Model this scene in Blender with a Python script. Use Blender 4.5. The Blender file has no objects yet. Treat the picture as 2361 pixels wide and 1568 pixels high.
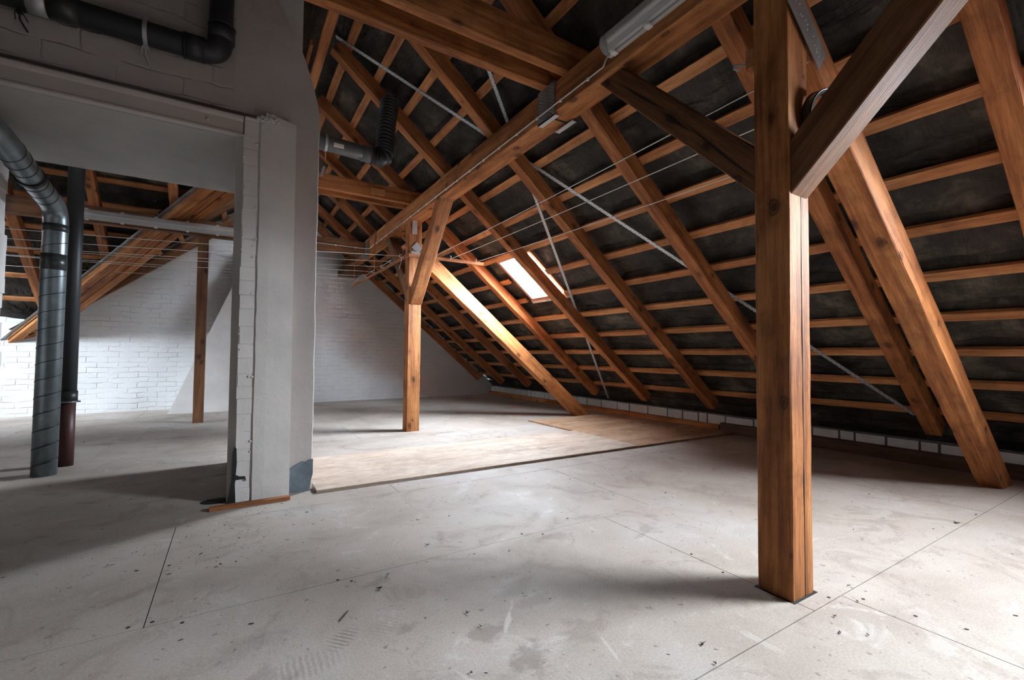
import bpy, bmesh, math, random
from mathutils import Vector, Matrix
random.seed(7)
S = bpy.context.scene
COL = S.collection

# ------------------------------------------------------------------ camera
FPX, YAW, PITCH, ROLL = 1045.7, 0.5523, 0.0323, 0.0085
fw = Vector((math.sin(YAW)*math.cos(PITCH), math.cos(YAW)*math.cos(PITCH), math.sin(PITCH)))
rt = Vector((math.cos(YAW), -math.sin(YAW), 0.0))
up = rt.cross(fw)
r2 = rt*math.cos(ROLL)+up*math.sin(ROLL)
u2 = -rt*math.sin(ROLL)+up*math.cos(ROLL)
cd = bpy.data.cameras.new('camera')
cd.sensor_fit = 'HORIZONTAL'; cd.sensor_width = 36.0
cd.lens = FPX/2361.0*36.0
cd.clip_start = 0.05; cd.clip_end = 200
cam = bpy.data.objects.new('camera', cd); COL.objects.link(cam)
cam.matrix_world = Matrix(((r2.x, u2.x, -fw.x, 0), (r2.y, u2.y, -fw.y, 0), (r2.z, u2.z, -fw.z, 1.0), (0, 0, 0, 1)))
S.camera = cam

# ------------------------------------------------------------------ sky outside the roof windows
W = bpy.data.worlds.new('sky'); S.world = W; W.use_nodes = True
bg = W.node_tree.nodes['Background']
bg.inputs['Color'].default_value = (0.84, 0.92, 1.0, 1)
bg.inputs['Strength'].default_value = 82.0
# hazy day: the sky is brighter low down than overhead, dim below the horizon
_nt = W.node_tree; _g = _nt.nodes.new('ShaderNodeTexCoord'); _sp = _nt.nodes.new('ShaderNodeSeparateXYZ'); _r = _nt.nodes.new('ShaderNodeValToRGB')
_nt.links.new(_g.outputs['Generated'], _sp.inputs[0]); _m = _nt.nodes.new('ShaderNodeMapRange')
_m.inputs['From Min'].default_value = -1.0; _nt.links.new(_sp.outputs[2], _m.inputs['Value']); _nt.links.new(_m.outputs[0], _r.inputs[0])
_e = _r.color_ramp.elements; _e.new(0.5); _e.new(0.52); _e.new(0.7)
for _i, (_p, _v) in enumerate(((0.0, 0.15), (0.49, 0.35), (0.53, 1.0), (0.8, 0.92), (1.0, 0.36))):
    _e[_i].position = _p; _e[_i].color = (0.80*_v, 0.90*_v, 1.0*_v, 1)
_nt.links.new(_r.outputs[0], bg.inputs['Color'])
S.view_settings.view_transform = 'Standard'
S.view_settings.look = 'None'
S.view_settings.gamma = 1.0
S.view_settings.use_curve_mapping = False
S.view_settings.exposure = 1.65
S.cycles.max_bounces = 10; S.cycles.diffuse_bounces = 8
S.cycles.use_denoising = True
S.cycles.sample_clamp_indirect = 12.0

# ------------------------------------------------------------------ roof geometry numbers
TH = math.radians(39.5); SN, CS = math.sin(TH), math.cos(TH)
DR, DL, DW = 3.60, 2.60, 7.15          # inner planes of rafters: right slope, left slope, wing slope
DEP, BT = 0.135, 0.03                  # rafter depth, batten thickness
RX, RZ = (DR-DL)/(2*SN), (DR+DL)/(2*CS)
KS = 1.0366
def PR(s, y, d):                       # point on the right slope, s down the slope, d outwards from the rafter underside
    return Vector((CS*s+SN*(DR+d), y, -SN*s+CS*(DR+d)))
def PL(s, y, d):                       # left slope, s down the slope towards -x
    return Vector((-CS*s-SN*(DL+d), y, -SN*s+CS*(DL+d)))
def PW(s, x, d):                       # wing slope falling towards +y
    return Vector((x, CS*s+SN*(DW+d), -SN*s+CS*(DW+d)))
def gy(x): return 9.89+0.047*x         # face of the far gable wall
WINS = [(0.98, 1.70, 4.71, 5.45), (1.20, 2.02, -0.38, 0.42)]
DH, HWIN = 4.93, (1.55, 2.45, 6.70, 7.70)   # hip end of the wing and its hatch
def portal(name, c, nrm, sx, sy):
    l = bpy.data.lights.new(name, 'AREA'); l.shape = 'RECTANGLE'; l.size = sx; l.size_y = sy
    l.cycles.is_portal = True
    o = bpy.data.objects.new(name, l); COL.objects.link(o); o.location = c
    o.rotation_euler = Vector(nrm).to_track_quat('-Z', 'Y').to_euler()

# ------------------------------------------------------------------ materials
def mat(name):
    m = bpy.data.materials.new(name); m.use_nodes = True
    nt = m.node_tree; b = nt.nodes['Principled BSDF']
    return m, nt, b
def N(nt, t, **kw):
    n = nt.nodes.new(t)
    for k, v in kw.items():
        if k in n.inputs: n.inputs[k].default_value = v
        else: setattr(n, k, v)
    return n
def L(nt, a, b): nt.links.new(a, b)
def ramp(nt, fac, stops):
    r = nt.nodes.new('ShaderNodeValToRGB'); e = r.color_ramp.elements
    while len(e) < len(stops): e.new(0.5)
    for i, (p, c) in enumerate(stops):
        e[i].position = p; e[i].color = (c[0], c[1], c[2], 1) if hasattr(c, '__len__') else (c, c, c, 1)
    L(nt, fac, r.inputs[0]); return r
def mixc(nt, fac, a, b, typ='MIX'):
    m = nt.nodes.new('ShaderNodeMix'); m.data_type = 'RGBA'; m.blend_type = typ
    if isinstance(fac, float): m.inputs[0].default_value = fac
    else: L(nt, fac, m.inputs[0])
    for sock, v in ((m.inputs[6], a), (m.inputs[7], b)):
        if isinstance(v, tuple): sock.default_value = (*v, 1)
        else: L(nt, v, sock)
    return m.outputs[2]
def bump(nt, h, b, strength, dist):
    n = N(nt, 'ShaderNodeBump'); n.inputs['Strength'].default_value = strength; n.inputs['Distance'].default_value = dist
    L(nt, h, n.inputs['Height']); L(nt, n.outputs[0], b.inputs['Normal'])
def mathn(nt, op, a, b=None, clamp=False):
    m = nt.nodes.new('ShaderNodeMath'); m.operation = op; m.use_clamp = clamp
    for i, v in enumerate((a, b)):
        if v is None: continue
        if isinstance(v, (int, float)): m.inputs[i].default_value = v
        else: L(nt, v, m.inputs[i])
    return m.outputs[0]
def vmap(nt, vec, sc, loc=(0, 0, 0)):
    m = N(nt, 'ShaderNodeMapping'); L(nt, vec, m.inputs[0])
    m.inputs['Scale'].default_value = sc; m.inputs['Location'].default_value = loc
    return m.outputs[0]

def wood(name, light, mid, dark, knots=True, rough=0.65, grain=1.0):
    m, nt, b = mat(name)
    tc = N(nt, 'ShaderNodeTexCoord'); oi = N(nt, 'ShaderNodeObjectInfo')
    off = mathn(nt, 'MULTIPLY', oi.outputs['Random'], 37.0)
    add = N(nt, 'ShaderNodeVectorMath', operation='ADD')
    cmb = N(nt, 'ShaderNodeCombineXYZ'); L(nt, off, cmb.inputs[0]); L(nt, off, cmb.inputs[1]); L(nt, off, cmb.inputs[2])
    L(nt, tc.outputs['Object'], add.inputs[0]); L(nt, cmb.outputs[0], add.inputs[1])
    v = add.outputs[0]
    n1 = N(nt, 'ShaderNodeTexNoise', Scale=1.0, Detail=6.0, Roughness=0.6); L(nt, vmap(nt, v, (1.6, 26*grain, 26*grain)), n1.inputs['Vector'])
    n2 = N(nt, 'ShaderNodeTexNoise', Scale=1.0, Detail=3.0, Distortion=0.6); L(nt, vmap(nt, v, (1.1, 5, 5)), n2.inputs['Vector'])
    n3 = N(nt, 'ShaderNodeTexNoise', Scale=1.0, Detail=5.0, Roughness=0.7); L(nt, vmap(nt, v, (9, 160*grain, 160*grain)), n3.inputs['Vector'])
    f = mathn(nt, 'ADD', mathn(nt, 'MULTIPLY', n1.outputs[0], 0.55), mathn(nt, 'MULTIPLY', n2.outputs[0], 0.45))
    c = ramp(nt, f, [(0.33, dark), (0.48, mid), (0.62, light)]).outputs[0]
    # dirt patches
    n4 = N(nt, 'ShaderNodeTexNoise', Scale=3.1, Detail=7.0, Roughness=0.72); L(nt, v, n4.inputs['Vector'])
    dm = ramp(nt, n4.outputs[0], [(0.50, 0.0), (0.72, 1.0)]).outputs[0]
    c = mixc(nt, mathn(nt, 'MULTIPLY', dm, 0.6), c, tuple(x*0.5 for x in dark))
    c = mixc(nt, 0.5, c, mixc(nt, 1.0, c, ramp(nt, n3.outputs[0], [(0.3, 0.3), (0.65, 1.3)]).outputs[0], 'MULTIPLY'))
    h = mathn(nt, 'ADD', n3.outputs[0], n1.outputs[0])
    if knots:
        vo = N(nt, 'ShaderNodeTexVoronoi', Scale=1.0); vo.inputs['Randomness'].default_value = 1.0
        nd = N(nt, 'ShaderNodeTexNoise', Scale=14.0, Detail=2.0); L(nt, v, nd.inputs['Vector'])
        ad = N(nt, 'ShaderNodeVectorMath', operation='ADD'); sc = N(nt, 'ShaderNodeVectorMath', operation='SCALE'); sc.inputs[3].default_value = 0.03
        L(nt, nd.outputs['Color'], sc.inputs[0]); L(nt, v, ad.inputs[0]); L(nt, sc.outputs[0], ad.inputs[1])
        L(nt, vmap(nt, ad.outputs[0], (3.4, 6.0, 6.0)), vo.inputs['Vector'])
        k = ramp(nt, vo.outputs['Distance'], [(0.08, 1.0), (0.105, 0.6), (0.125, 1.0), (0.15, 0.3), (0.27, 0.0)]).outputs[0]
        c = mixc(nt, mathn(nt, 'MULTIPLY', k, 0.85), c, tuple(x*0.28 for x in dark))
    L(nt, c, b.inputs['Base Color'])
    b.inputs['Roughness'].default_value = rough
    b.inputs['Specular IOR Level'].default_value = 0.3
    bump(nt, h, b, 0.8, 0.005)
    return m
M_BEAM = wood('pine_beam', (0.590, 0.261, 0.094), (0.413, 0.152, 0.047), (0.147, 0.044, 0.014))
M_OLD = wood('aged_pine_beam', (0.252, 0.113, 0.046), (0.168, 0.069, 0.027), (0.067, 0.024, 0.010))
M_RAFT = wood('rafter_pine', (0.531, 0.216, 0.075), (0.353, 0.123, 0.039), (0.128, 0.039, 0.013))
M_BATT = wood('batten_pine', (0.688, 0.324, 0.138), (0.491, 0.197, 0.074), (0.216, 0.074, 0.028), knots=False)
M_LATH = wood('lath_pine', (0.491, 0.216, 0.089), (0.353, 0.132, 0.049), (0.167, 0.054, 0.020), knots=False)
M_PLY = wood('plywood_face', (0.68, 0.57, 0.48), (0.60, 0.475, 0.38), (0.46, 0.33, 0.25), knots=False, grain=0.35)
M_PLYB = wood('brown_plywood_face', (0.56, 0.39, 0.27), (0.46, 0.29, 0.18), (0.30, 0.17, 0.10), knots=False, grain=0.35)
M_DARKW = wood('dark_stained_timber', (0.16, 0.09, 0.06), (0.10, 0.055, 0.04), (0.05, 0.03, 0.022))

def plain(name, col, rough=0.5, metal=0.0, noise=0.0, nscale=20.0, bmp=0.0):
    m, nt, b = mat(name)
    b.inputs['Roughness'].default_value = rough; b.inputs['Metallic'].default_value = metal
    if noise > 0:
        tc = N(nt, 'ShaderNodeTexCoord'); n = N(nt, 'ShaderNodeTexNoise', Scale=nscale, Detail=6.0, Roughness=0.65)
        L(nt, tc.outputs['Object'], n.inputs['Vector'])
        r = ramp(nt, n.outputs[0], [(0.3, tuple(max(0, c*(1-noise)) for c in col)), (0.7, tuple(min(1, c*(1+noise)) for c in col))])
        L(nt, r.outputs[0], b.inputs['Base Color'])
        if bmp > 0: bump(nt, n.outputs[0], b, bmp, 0.01)
    else: b.inputs['Base Color'].default_value = (*col, 1)
    return m
M_GALV = plain('galvanised_steel', (0.25, 0.29, 0.31), 0.36, 0.8, 0.25, 9)
M_STEELD = plain('dark_steel_plate', (0.20, 0.195, 0.195), 0.45, 0.15, 0.3, 12)
M_ZINC = plain('zinc_bright', (0.50, 0.51, 0.53), 0.4, 0.35, 0.15, 25)
M_PVC = plain('anthracite_plastic_pipe', (0.030, 0.031, 0.034), 0.5, 0, 0.12, 6)
M_PVCG = plain('grey_plastic_pipe', (0.11, 0.11, 0.115), 0.4, 0, 0.12, 6)
M_BLACK = plain('black_rubber', (0.012, 0.012, 0.013), 0.45)
M_TAPE = plain('dark_duct_tape', (0.05, 0.052, 0.052), 0.35, 0.3, 0.3, 15)
M_RED = plain('brown_red_pipe', (0.055, 0.014, 0.011), 0.5)
M_WHITEP = plain('white_plastic', (0.72, 0.72, 0.70), 0.4)
M_GREYP = plain('grey_lamp_housing', (0.50, 0.48, 0.45), 0.45)
M_CORD = plain('white_cord', (0.80, 0.79, 0.77), 0.6)
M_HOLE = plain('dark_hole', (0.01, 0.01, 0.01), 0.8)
M_DEBRIS = plain('dark_debris', (0.035, 0.025, 0.02), 0.9)
M_PAPER = plain('paper_label', (0.75, 0.74, 0.70), 0.6)
M_FRAME = plain('hatch_frame_brown', (0.42, 0.17, 0.12), 0.5)
M_MORTAR = plain('grey_mortar', (0.10, 0.10, 0.10), 0.95, 0, 0.4, 18, 0.6)
M_BLOCK = plain('white_block', (0.62, 0.62, 0.62), 0.85, 0, 0.12, 14, 0.3)
M_PATCH = plain('bare_grey_plaster', (0.155, 0.19, 0.215), 0.9, 0, 0.28, 14, 0.8)
M_FOIL = plain('silver_foil', (0.7, 0.7, 0.7), 0.3, 0.6)

def diffuser():
    m, nt, b = mat('lamp_diffuser')
    b.inputs['Base Color'].default_value = (0.9, 0.91, 0.93, 1); b.inputs['Roughness'].default_value = 0.07
    b.inputs['Transmission Weight'].default_value = 0.88; b.inputs['IOR'].default_value = 1.2
    tc = N(nt, 'ShaderNodeTexCoord'); w = N(nt, 'ShaderNodeTexNoise', Scale=1.0, Detail=2.0)
    L(nt, vmap(nt, tc.outputs['Object'], (1, 110, 110)), w.inputs['Vector']); bump(nt, w.outputs[0], b, 0.4, 0.004)
    return m
M_DIFF = diffuser()

def plaster(name, col, scale=5.0, rough=0.85, bs=0.5, bd=0.012, stain=0.18):
    m, nt, b = mat(name)
    tc = N(nt, 'ShaderNodeTexCoord')
    n1 = N(nt, 'ShaderNodeTexNoise', Scale=scale*0.5, Detail=6.0, Roughness=0.6); L(nt, tc.outputs['Object'], n1.inputs['Vector'])
    n2 = N(nt, 'ShaderNodeTexNoise', Scale=scale*4, Detail=6.0, Roughness=0.6); L(nt, tc.outputs['Object'], n2.inputs['Vector'])
    c = ramp(nt, n1.outputs[0], [(0.30, tuple(x*(1-stain) for x in col)), (0.62, col)]).outputs[0]
    vo = N(nt, 'ShaderNodeTexNoise', Scale=55.0, Detail=2.0); L(nt, tc.outputs['Object'], vo.inputs['Vector'])
    sp = ramp(nt, vo.outputs[0], [(0.74, 0.0), (0.80, 1.0)]).outputs[0]
    c = mixc(nt, mathn(nt, 'MULTIPLY', sp, 0.5), c, tuple(x*0.45 for x in col))
    L(nt, c, b.inputs['Base Color']); b.inputs['Roughness'].default_value = rough
    bump(nt, mathn(nt, 'ADD', n1.outputs[0], mathn(nt, 'MULTIPLY', n2.outputs[0], 0.5)), b, bs, bd)
    return m
M_PLASTER = plaster('white_plaster', (0.74, 0.71, 0.69))
M_PLASTERW = plaster('warm_plaster', (0.54, 0.49, 0.47), 3.0, 0.85, 0.6, 0.025)
M_SOFFIT = plaster('smooth_painted_soffit', (0.50, 0.475, 0.445), 2.0, 0.6, 0.12, 0.01, 0.3)
M_PAINTST = plaster('painted_steel', (0.58, 0.52, 0.49), 3.0, 0.45, 0.1, 0.004, 0.1)

def brick(name, col, bw, rh, off=(0, 0, 0), strength=0.55, mlo=0.04, wob=0.07):
    m, nt, b = mat(name)
    tc = N(nt, 'ShaderNodeTexCoord'); sep = N(nt, 'ShaderNodeSeparateXYZ'); L(nt, tc.outputs['Object'], sep.inputs[0])
    cb = N(nt, 'ShaderNodeCombineXYZ'); L(nt, sep.outputs[0], cb.inputs[0]); L(nt, sep.outputs[2], cb.inputs[1])
    nd = N(nt, 'ShaderNodeTexNoise', Scale=3.2, Detail=4.0); L(nt, tc.outputs['Object'], nd.inputs['Vector'])
    sc = N(nt, 'ShaderNodeVectorMath', operation='SCALE'); sc.inputs[3].default_value = wob
    ad = N(nt, 'ShaderNodeVectorMath', operation='ADD'); L(nt, nd.outputs['Color'], sc.inputs[0]); L(nt, cb.outputs[0], ad.inputs[0]); L(nt, sc.outputs[0], ad.inputs[1])
    br = N(nt, 'ShaderNodeTexBrick'); L(nt, vmap(nt, ad.outputs[0], (1, 1, 1), off), br.inputs['Vector'])
    br.inputs['Scale'].default_value = 1.0; br.inputs['Brick Width'].default_value = bw; br.inputs['Row Height'].default_value = rh
    br.inputs['Mortar Size'].default_value = 0.009; br.inputs['Mortar Smooth'].default_value = 1.0
    n1 = N(nt, 'ShaderNodeTexNoise', Scale=2.0, Detail=6.0, Roughness=0.65); L(nt, tc.outputs['Object'], n1.inputs['Vector'])
    n2 = N(nt, 'ShaderNodeTexNoise', Scale=26.0, Detail=5.0); L(nt, tc.outputs['Object'], n2.inputs['Vector'])
    nm = N(nt, 'ShaderNodeTexNoise', Scale=5.0, Detail=3.0); L(nt, tc.outputs['Object'], nm.inputs['Vector'])
    msk = ramp(nt, nm.outputs[0], [(0.42, mlo), (0.66, 1.0)]).outputs[0]
    jt = mathn(nt, 'MULTIPLY', br.outputs['Fac'], msk)
    c = ramp(nt, n1.outputs[0], [(0.3, tuple(x*0.88 for x in col)), (0.65, col)]).outputs[0]
    c = mixc(nt, mathn(nt, 'MULTIPLY', jt, 0.04), c, tuple(x*0.5 for x in col))
    L(nt, c, b.inputs['Base Color']); b.inputs['Roughness'].default_value = 0.75
    h = mathn(nt, 'SUBTRACT', mathn(nt, 'ADD', mathn(nt, 'MULTIPLY', n2.outputs[0], 0.35), mathn(nt, 'MULTIPLY', n1.outputs[0], 0.9)), jt)
    bump(nt, h, b, strength, 0.022)
    return m
M_GABLE = brick('white_painted_brick', (0.68, 0.67, 0.67), 0.26, 0.085)
M_CBRICK = brick('painted_chimney_brick', (0.50, 0.445, 0.425), 0.34, 0.125, (0.1, 0.02, 0), 0.55, 0.0, 0.10)

def felt():
    m, nt, b = mat('bitumen_roofing_felt')
    tc = N(nt, 'ShaderNodeTexCoord')
    n1 = N(nt, 'ShaderNodeTexNoise', Scale=2.2, Detail=7.0, Roughness=0.7); L(nt, tc.outputs['Object'], n1.inputs['Vector'])
    n2 = N(nt, 'ShaderNodeTexNoise', Scale=1.0, Detail=4.0); L(nt, vmap(nt, tc.outputs['Object'], (3, 60, 3)), n2.inputs['Vector'])
    n3 = N(nt, 'ShaderNodeTexNoise', Scale=1.0, Detail=4.0, Distortion=1.5); L(nt, vmap(nt, tc.outputs['Object'], (5, 1.6, 5)), n3.inputs['Vector'])
    c = ramp(nt, n1.outputs[0], [(0.35, (0.010, 0.008, 0.007)), (0.55, (0.05, 0.041, 0.033)), (0.70, (0.16, 0.13, 0.095))]).outputs[0]
    L(nt, c, b.inputs['Base Color']); b.inputs['Roughness'].default_value = 0.62; b.inputs['Specular IOR Level'].default_value = 0.28
    h = mathn(nt, 'ADD', mathn(nt, 'MULTIPLY', n2.outputs[0], 0.25), mathn(nt, 'MULTIPLY', n3.outputs[0], 1.6))
    bump(nt, h, b, 0.9, 0.05)
    return m
M_FELT = felt()

def chipboard():
    m, nt, b = mat('chipboard_floor')
    tc = N(nt, 'ShaderNodeTexCoord'); v = tc.outputs['Object']
    n1 = N(nt, 'ShaderNodeTexNoise', Scale=0.9, Detail=5.0, Roughness=0.6); L(nt, v, n1.inputs['Vector'])
    n2 = N(nt, 'ShaderNodeTexNoise', Scale=120.0, Detail=4.0, Roughness=0.7); L(nt, v, n2.inputs['Vector'])
    n3 = N(nt, 'ShaderNodeTexNoise', Scale=2.6, Detail=6.0, Roughness=0.75, Distortion=1.2); L(nt, v, n3.inputs['Vector'])
    n4 = N(nt, 'ShaderNodeTexNoise', Scale=24.0, Detail=3.0, Roughness=0.5); L(nt, v, n4.inputs['Vector'])
    c = ramp(nt, n1.outputs[0], [(0.3, (0.32, 0.262, 0.222)), (0.5, (0.44, 0.378, 0.33)), (0.72, (0.52, 0.485, 0.46))]).outputs[0]
    c = mixc(nt, 0.35, c, mixc(nt, 1.0, c, ramp(nt, n2.outputs[0], [(0.3, 0.4), (0.7, 1.35)]).outputs[0], 'MULTIPLY'))
    st = ramp(nt, n3.outputs[0], [(0.54, 0.0), (0.64, 1.0)]).outputs[0]
    c = mixc(nt, mathn(nt, 'MULTIPLY', st, 0.42), c, (0.25, 0.19, 0.16))
    w = ramp(nt, n3.outputs[0], [(0.30, 1.0), (0.40, 0.0)]).outputs[0]
    c = mixc(nt, mathn(nt, 'MULTIPLY', w, 0.25), c, (0.80, 0.80, 0.80))
    sp = ramp(nt, n4.outputs[0], [(0.66, 0.0), (0.72, 1.0)]).outputs[0]
    c = mixc(nt, mathn(nt, 'MULTIPLY', sp, 0.65), c, (0.16, 0.13, 0.12))
    # scuffed boot prints: ribbed marks inside small elliptic patches
    vo = N(nt, 'ShaderNodeTexVoronoi', Scale=1.0); L(nt, vmap(nt, v, (1.9, 3.2, 1.0), (0.3, 0.7, 0)), vo.inputs['Vector'])
    e = ramp(nt, vo.outputs['Distance'], [(0.16, 1.0), (0.24, 0.0)]).outputs[0]
    wv = N(nt, 'ShaderNodeTexWave', Scale=17.0); wv.inputs['Distortion'].default_value = 2.5; L(nt, v, wv.inputs['Vector'])
    pm = mathn(nt, 'MULTIPLY', mathn(nt, 'MULTIPLY', e, ramp(nt, wv.outputs[0], [(0.45, 0.0), (0.6, 1.0)]).outputs[0]), ramp(nt, n1.outputs[0], [(0.45, 0.0), (0.6, 1.0)]).outputs[0])
    c = mixc(nt, mathn(nt, 'MULTIPLY', pm, 0.35), c, (0.24, 0.20, 0.18))
    # individual dirt marks and scuffs where the photo shows them
    nz = N(nt, 'ShaderNodeTexNoise', Scale=16.0, Detail=6.0, Roughness=0.7); L(nt, v, nz.inputs['Vector'])
    def spot(cx, cy, rx, ry, ang, wob=1.5):
        mp = N(nt, 'ShaderNodeMapping', vector_type='TEXTURE'); L(nt, v, mp.inputs[0])
        mp.inputs['Location'].default_value = (cx, cy, 0); mp.inputs['Rotation'].default_value = (0, 0, ang); mp.inputs['Scale'].default_value = (rx, ry, 1)
        ln = N(nt, 'ShaderNodeVectorMath', operation='LENGTH'); L(nt, mp.outputs[0], ln.inputs[0])
        return ramp(nt, mathn(nt, 'ADD', ln.outputs['Value'], mathn(nt, 'MULTIPLY', mathn(nt, 'SUBTRACT', nz.outputs[0], 0.5), wob*2)), [(0.45, 1.0), (1.05, 0.0)]).outputs[0], mp
    for (cx, cy, rx, ry, ang, a_) in ((2.06, 1.86, .10, .05, .8, .32), (1.97, 1.80, .10, .02, .2, .25), (1.55, 2.03, .11, .06, -.4, .28), (1.60, 2.32, .14, .04, .7, .22), (1.20, 2.16, .12, .05, .3, .2),
            (0.80, 1.46, .09, .06, 0, .4), (0.86, 1.27, .10, .07, .5, .5), (1.12, 1.30, .14, .08, .2, .3), (1.08, 1.55, .10, .05, 0, .25), (1.55, 1.35, .08, .1, .6, .2), (0.55, 2.02, .07, .04, .4, .4),
            (0.56, 1.64, .05, .04, 0, .4), (-0.30, 2.45, .12, .03, .6, .3), (0.05, 1.80, .2, .08, .3, .22), (0.95, 3.22, .12, .04, .5, .2), (3.1, 1.05, .16, .03, -.2, .2), (-0.05, 1.45, .28, .09, .3, .25), (3.3, 7.0, .7, .12, 0, .25), (2.3, 5.4, .22, .05, .1, .45)):
        m_, _q = spot(cx, cy, rx, ry, ang); c = mixc(nt, mathn(nt, 'MULTIPLY', m_, a_), c, (0.15, 0.105, 0.085))
    for (cx, cy, rx, ry, ang, a_) in ((2.75, 1.35, .42, .015, .45, .5), (0.92, 1.50, .14, .010, .9, .35), (0.66, 1.24, .010, .14, .35, .3), (1.12, 1.16, .008, .10, -.3, .25), (2.2, 0.62, .3, .05, .6, .12)):
        m_, _q = spot(cx, cy, rx, ry, ang, 1.6); c = mixc(nt, mathn(nt, 'MULTIPLY', m_, a_), c, (0.78, 0.76, 0.74))
    for (cx, cy, ang, a_) in ((0.355, 1.69, .75, .6), (0.50, 1.68, .75, .25)):   # ribbed boot soles
        m_, mp = spot(cx, cy, .085, .05, ang, 0.25)
        sx = N(nt, 'ShaderNodeSeparateXYZ'); L(nt, mp.outputs[0], sx.inputs[0])
        st_ = ramp(nt, mathn(nt, 'SINE', mathn(nt, 'MULTIPLY', sx.outputs[0], 30.0)), [(0.35, 0.0), (0.6, 1.0)]).outputs[0]
        c = mixc(nt, mathn(nt, 'MULTIPLY', mathn(nt, 'MULTIPLY', m_, st_), a_), c, (0.15, 0.12, 0.105))
    L(nt, c, b.inputs['Base Color'])
    L(nt, ramp(nt, n3.outputs[0], [(0.3, 0.55), (0.7, 0.78)]).outputs[0], b.inputs['Roughness'])
    b.inputs['Specular IOR Level'].default_value = 0.35
    bump(nt, n2.outputs[0], b, 0.15, 0.002)
    return m
M_FLOOR = chipboard()

def strapmat():                        # perforated galvanised strap: two staggered rows of holes along local X
    m, nt, b = mat('perforated_strap')
    tc = N(nt, 'ShaderNodeTexCoord'); sep = N(nt, 'ShaderNodeSeparateXYZ'); L(nt, tc.outputs['Object'], sep.inputs[0])
    def row(y0, ph):
        fx = mathn(nt, 'FRACT', mathn(nt, 'ADD', mathn(nt, 'MULTIPLY', sep.outputs[0], 1/0.05), ph))
        dx = mathn(nt, 'MULTIPLY', mathn(nt, 'SUBTRACT', fx, 0.5), 0.05)
        dy = mathn(nt, 'SUBTRACT', sep.outputs[1], y0)
        d2 = mathn(nt, 'ADD', mathn(nt, 'MULTIPLY', dx, dx), mathn(nt, 'MULTIPLY', dy, dy))
        return mathn(nt, 'LESS_THAN', d2, 0.0045**2)
    f = mathn(nt, 'ADD', row(0.011, 0.0), row(-0.011, 0.5), True)
    L(nt, mixc(nt, f, (0.50, 0.52, 0.54), (0.01, 0.01, 0.01)), b.inputs['Base Color'])
    b.inputs['Metallic'].default_value = 0.5; b.inputs['Roughness'].default_value = 0.45
    return m
M_STRAP = strapmat()
def glass(name='window_glass', tint=(0.93, 0.96, 0.97)):
    m = bpy.data.materials.new(name); m.use_nodes = True; nt = m.node_tree
    nt.nodes.remove(nt.nodes['Principled BSDF'])
    t = N(nt, 'ShaderNodeBsdfTransparent'); g = N(nt, 'ShaderNodeBsdfGlossy'); g.inputs['Roughness'].default_value = 0.05
    mx = N(nt, 'ShaderNodeMixShader'); mx.inputs[0].default_value = 0.06
    t.inputs[0].default_value = (*tint, 1)
    L(nt, t.outputs[0], mx.inputs[1]); L(nt, g.outputs[0], mx.inputs[2]); L(nt, mx.outputs[0], nt.nodes['Material Output'].inputs[0])
    return m
M_GLASS = glass()
M_GLASSD = glass('dimmed_window_glass', (0.66, 0.655, 0.64))  # grey tint added to cut the light coming through the unseen near hatch

# ------------------------------------------------------------------ object helpers
def tag(o, label=None, cat=None, group=None, kind=None):
    if label: o['label'] = label
    if cat: o['category'] = cat
    if group: o['group'] = group
    if kind: o['kind'] = kind
    return o
def obj(name, bm, m, parent=None, mw=None, smooth=False):
    me = bpy.data.meshes.new(name); bm.normal_update(); bm.to_mesh(me); bm.free()
    for x in (m if isinstance(m, (list, tuple)) else [m]): me.materials.append(x)
    if smooth:
        for p in me.polygons: p.use_smooth = True
    o = bpy.data.objects.new(name, me); COL.objects.link(o)
    if mw is not None: o.matrix_world = mw
    if parent is not None:
        o.parent = parent; o.matrix_parent_inverse = Matrix.Identity(4)
        if mw is not None: o.matrix_local = PWM[parent.name].inverted() @ mw
        else: o.matrix_local = PWM[parent.name].inverted()
        PWM[o.name] = mw.copy() if mw is not None else Matrix.Identity(4)
    else: PWM[o.name] = mw.copy() if mw is not None else Matrix.Identity(4)
    return o
PWM = {}
def empty(name, loc, label, cat, group=None):
    o = bpy.data.objects.new(name, None); COL.objects.link(o); o.location = loc
    o.empty_display_size = 0.1
    PWM[o.name] = Matrix.Translation(loc)
    return tag(o, label, cat, group)
def box(bm, lo, hi, mi=0):
    x0, y0, z0 = lo; x1, y1, z1 = hi
    v = [bm.verts.new(p) for p in ((x0, y0, z0), (x1, y0, z0), (x1, y1, z0), (x0, y1, z0), (x0, y0, z1), (x1, y0, z1), (x1, y1, z1), (x0, y1, z1))]
    for q in ((0, 3, 2, 1), (4, 5, 6, 7), (0, 1, 5, 4), (1, 2, 6, 5), (2, 3, 7, 6), (3, 0, 4, 7)):
        f = bm.faces.new([v[i] for i in q]); f.material_index = mi
    return v
def rbox(bm, lo, hi, bev=0.004):
    v = box(bm, lo, hi)
    es = set(e for x in v for e in x.link_edges)
    bmesh.ops.bevel(bm, geom=list(es), offset=bev, segments=1, affect='EDGES')
def prism(bm, poly, y0, y1, mi=0):     # poly in (x,z), extruded along y
    a = [bm.verts.new((x, y0, z)) for x, z in poly]; b = [bm.verts.new((x, y1, z)) for x, z in poly]
    n = len(poly)
    fs = [bm.faces.new(a), bm.faces.new(list(reversed(b)))]
    for i in range(n): fs.append(bm.faces.new((a[i], b[i], b[(i+1) % n], a[(i+1) % n])))
    for f in fs: f.material_index = mi
    bmesh.ops.recalc_face_normals(bm, faces=fs)
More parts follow.
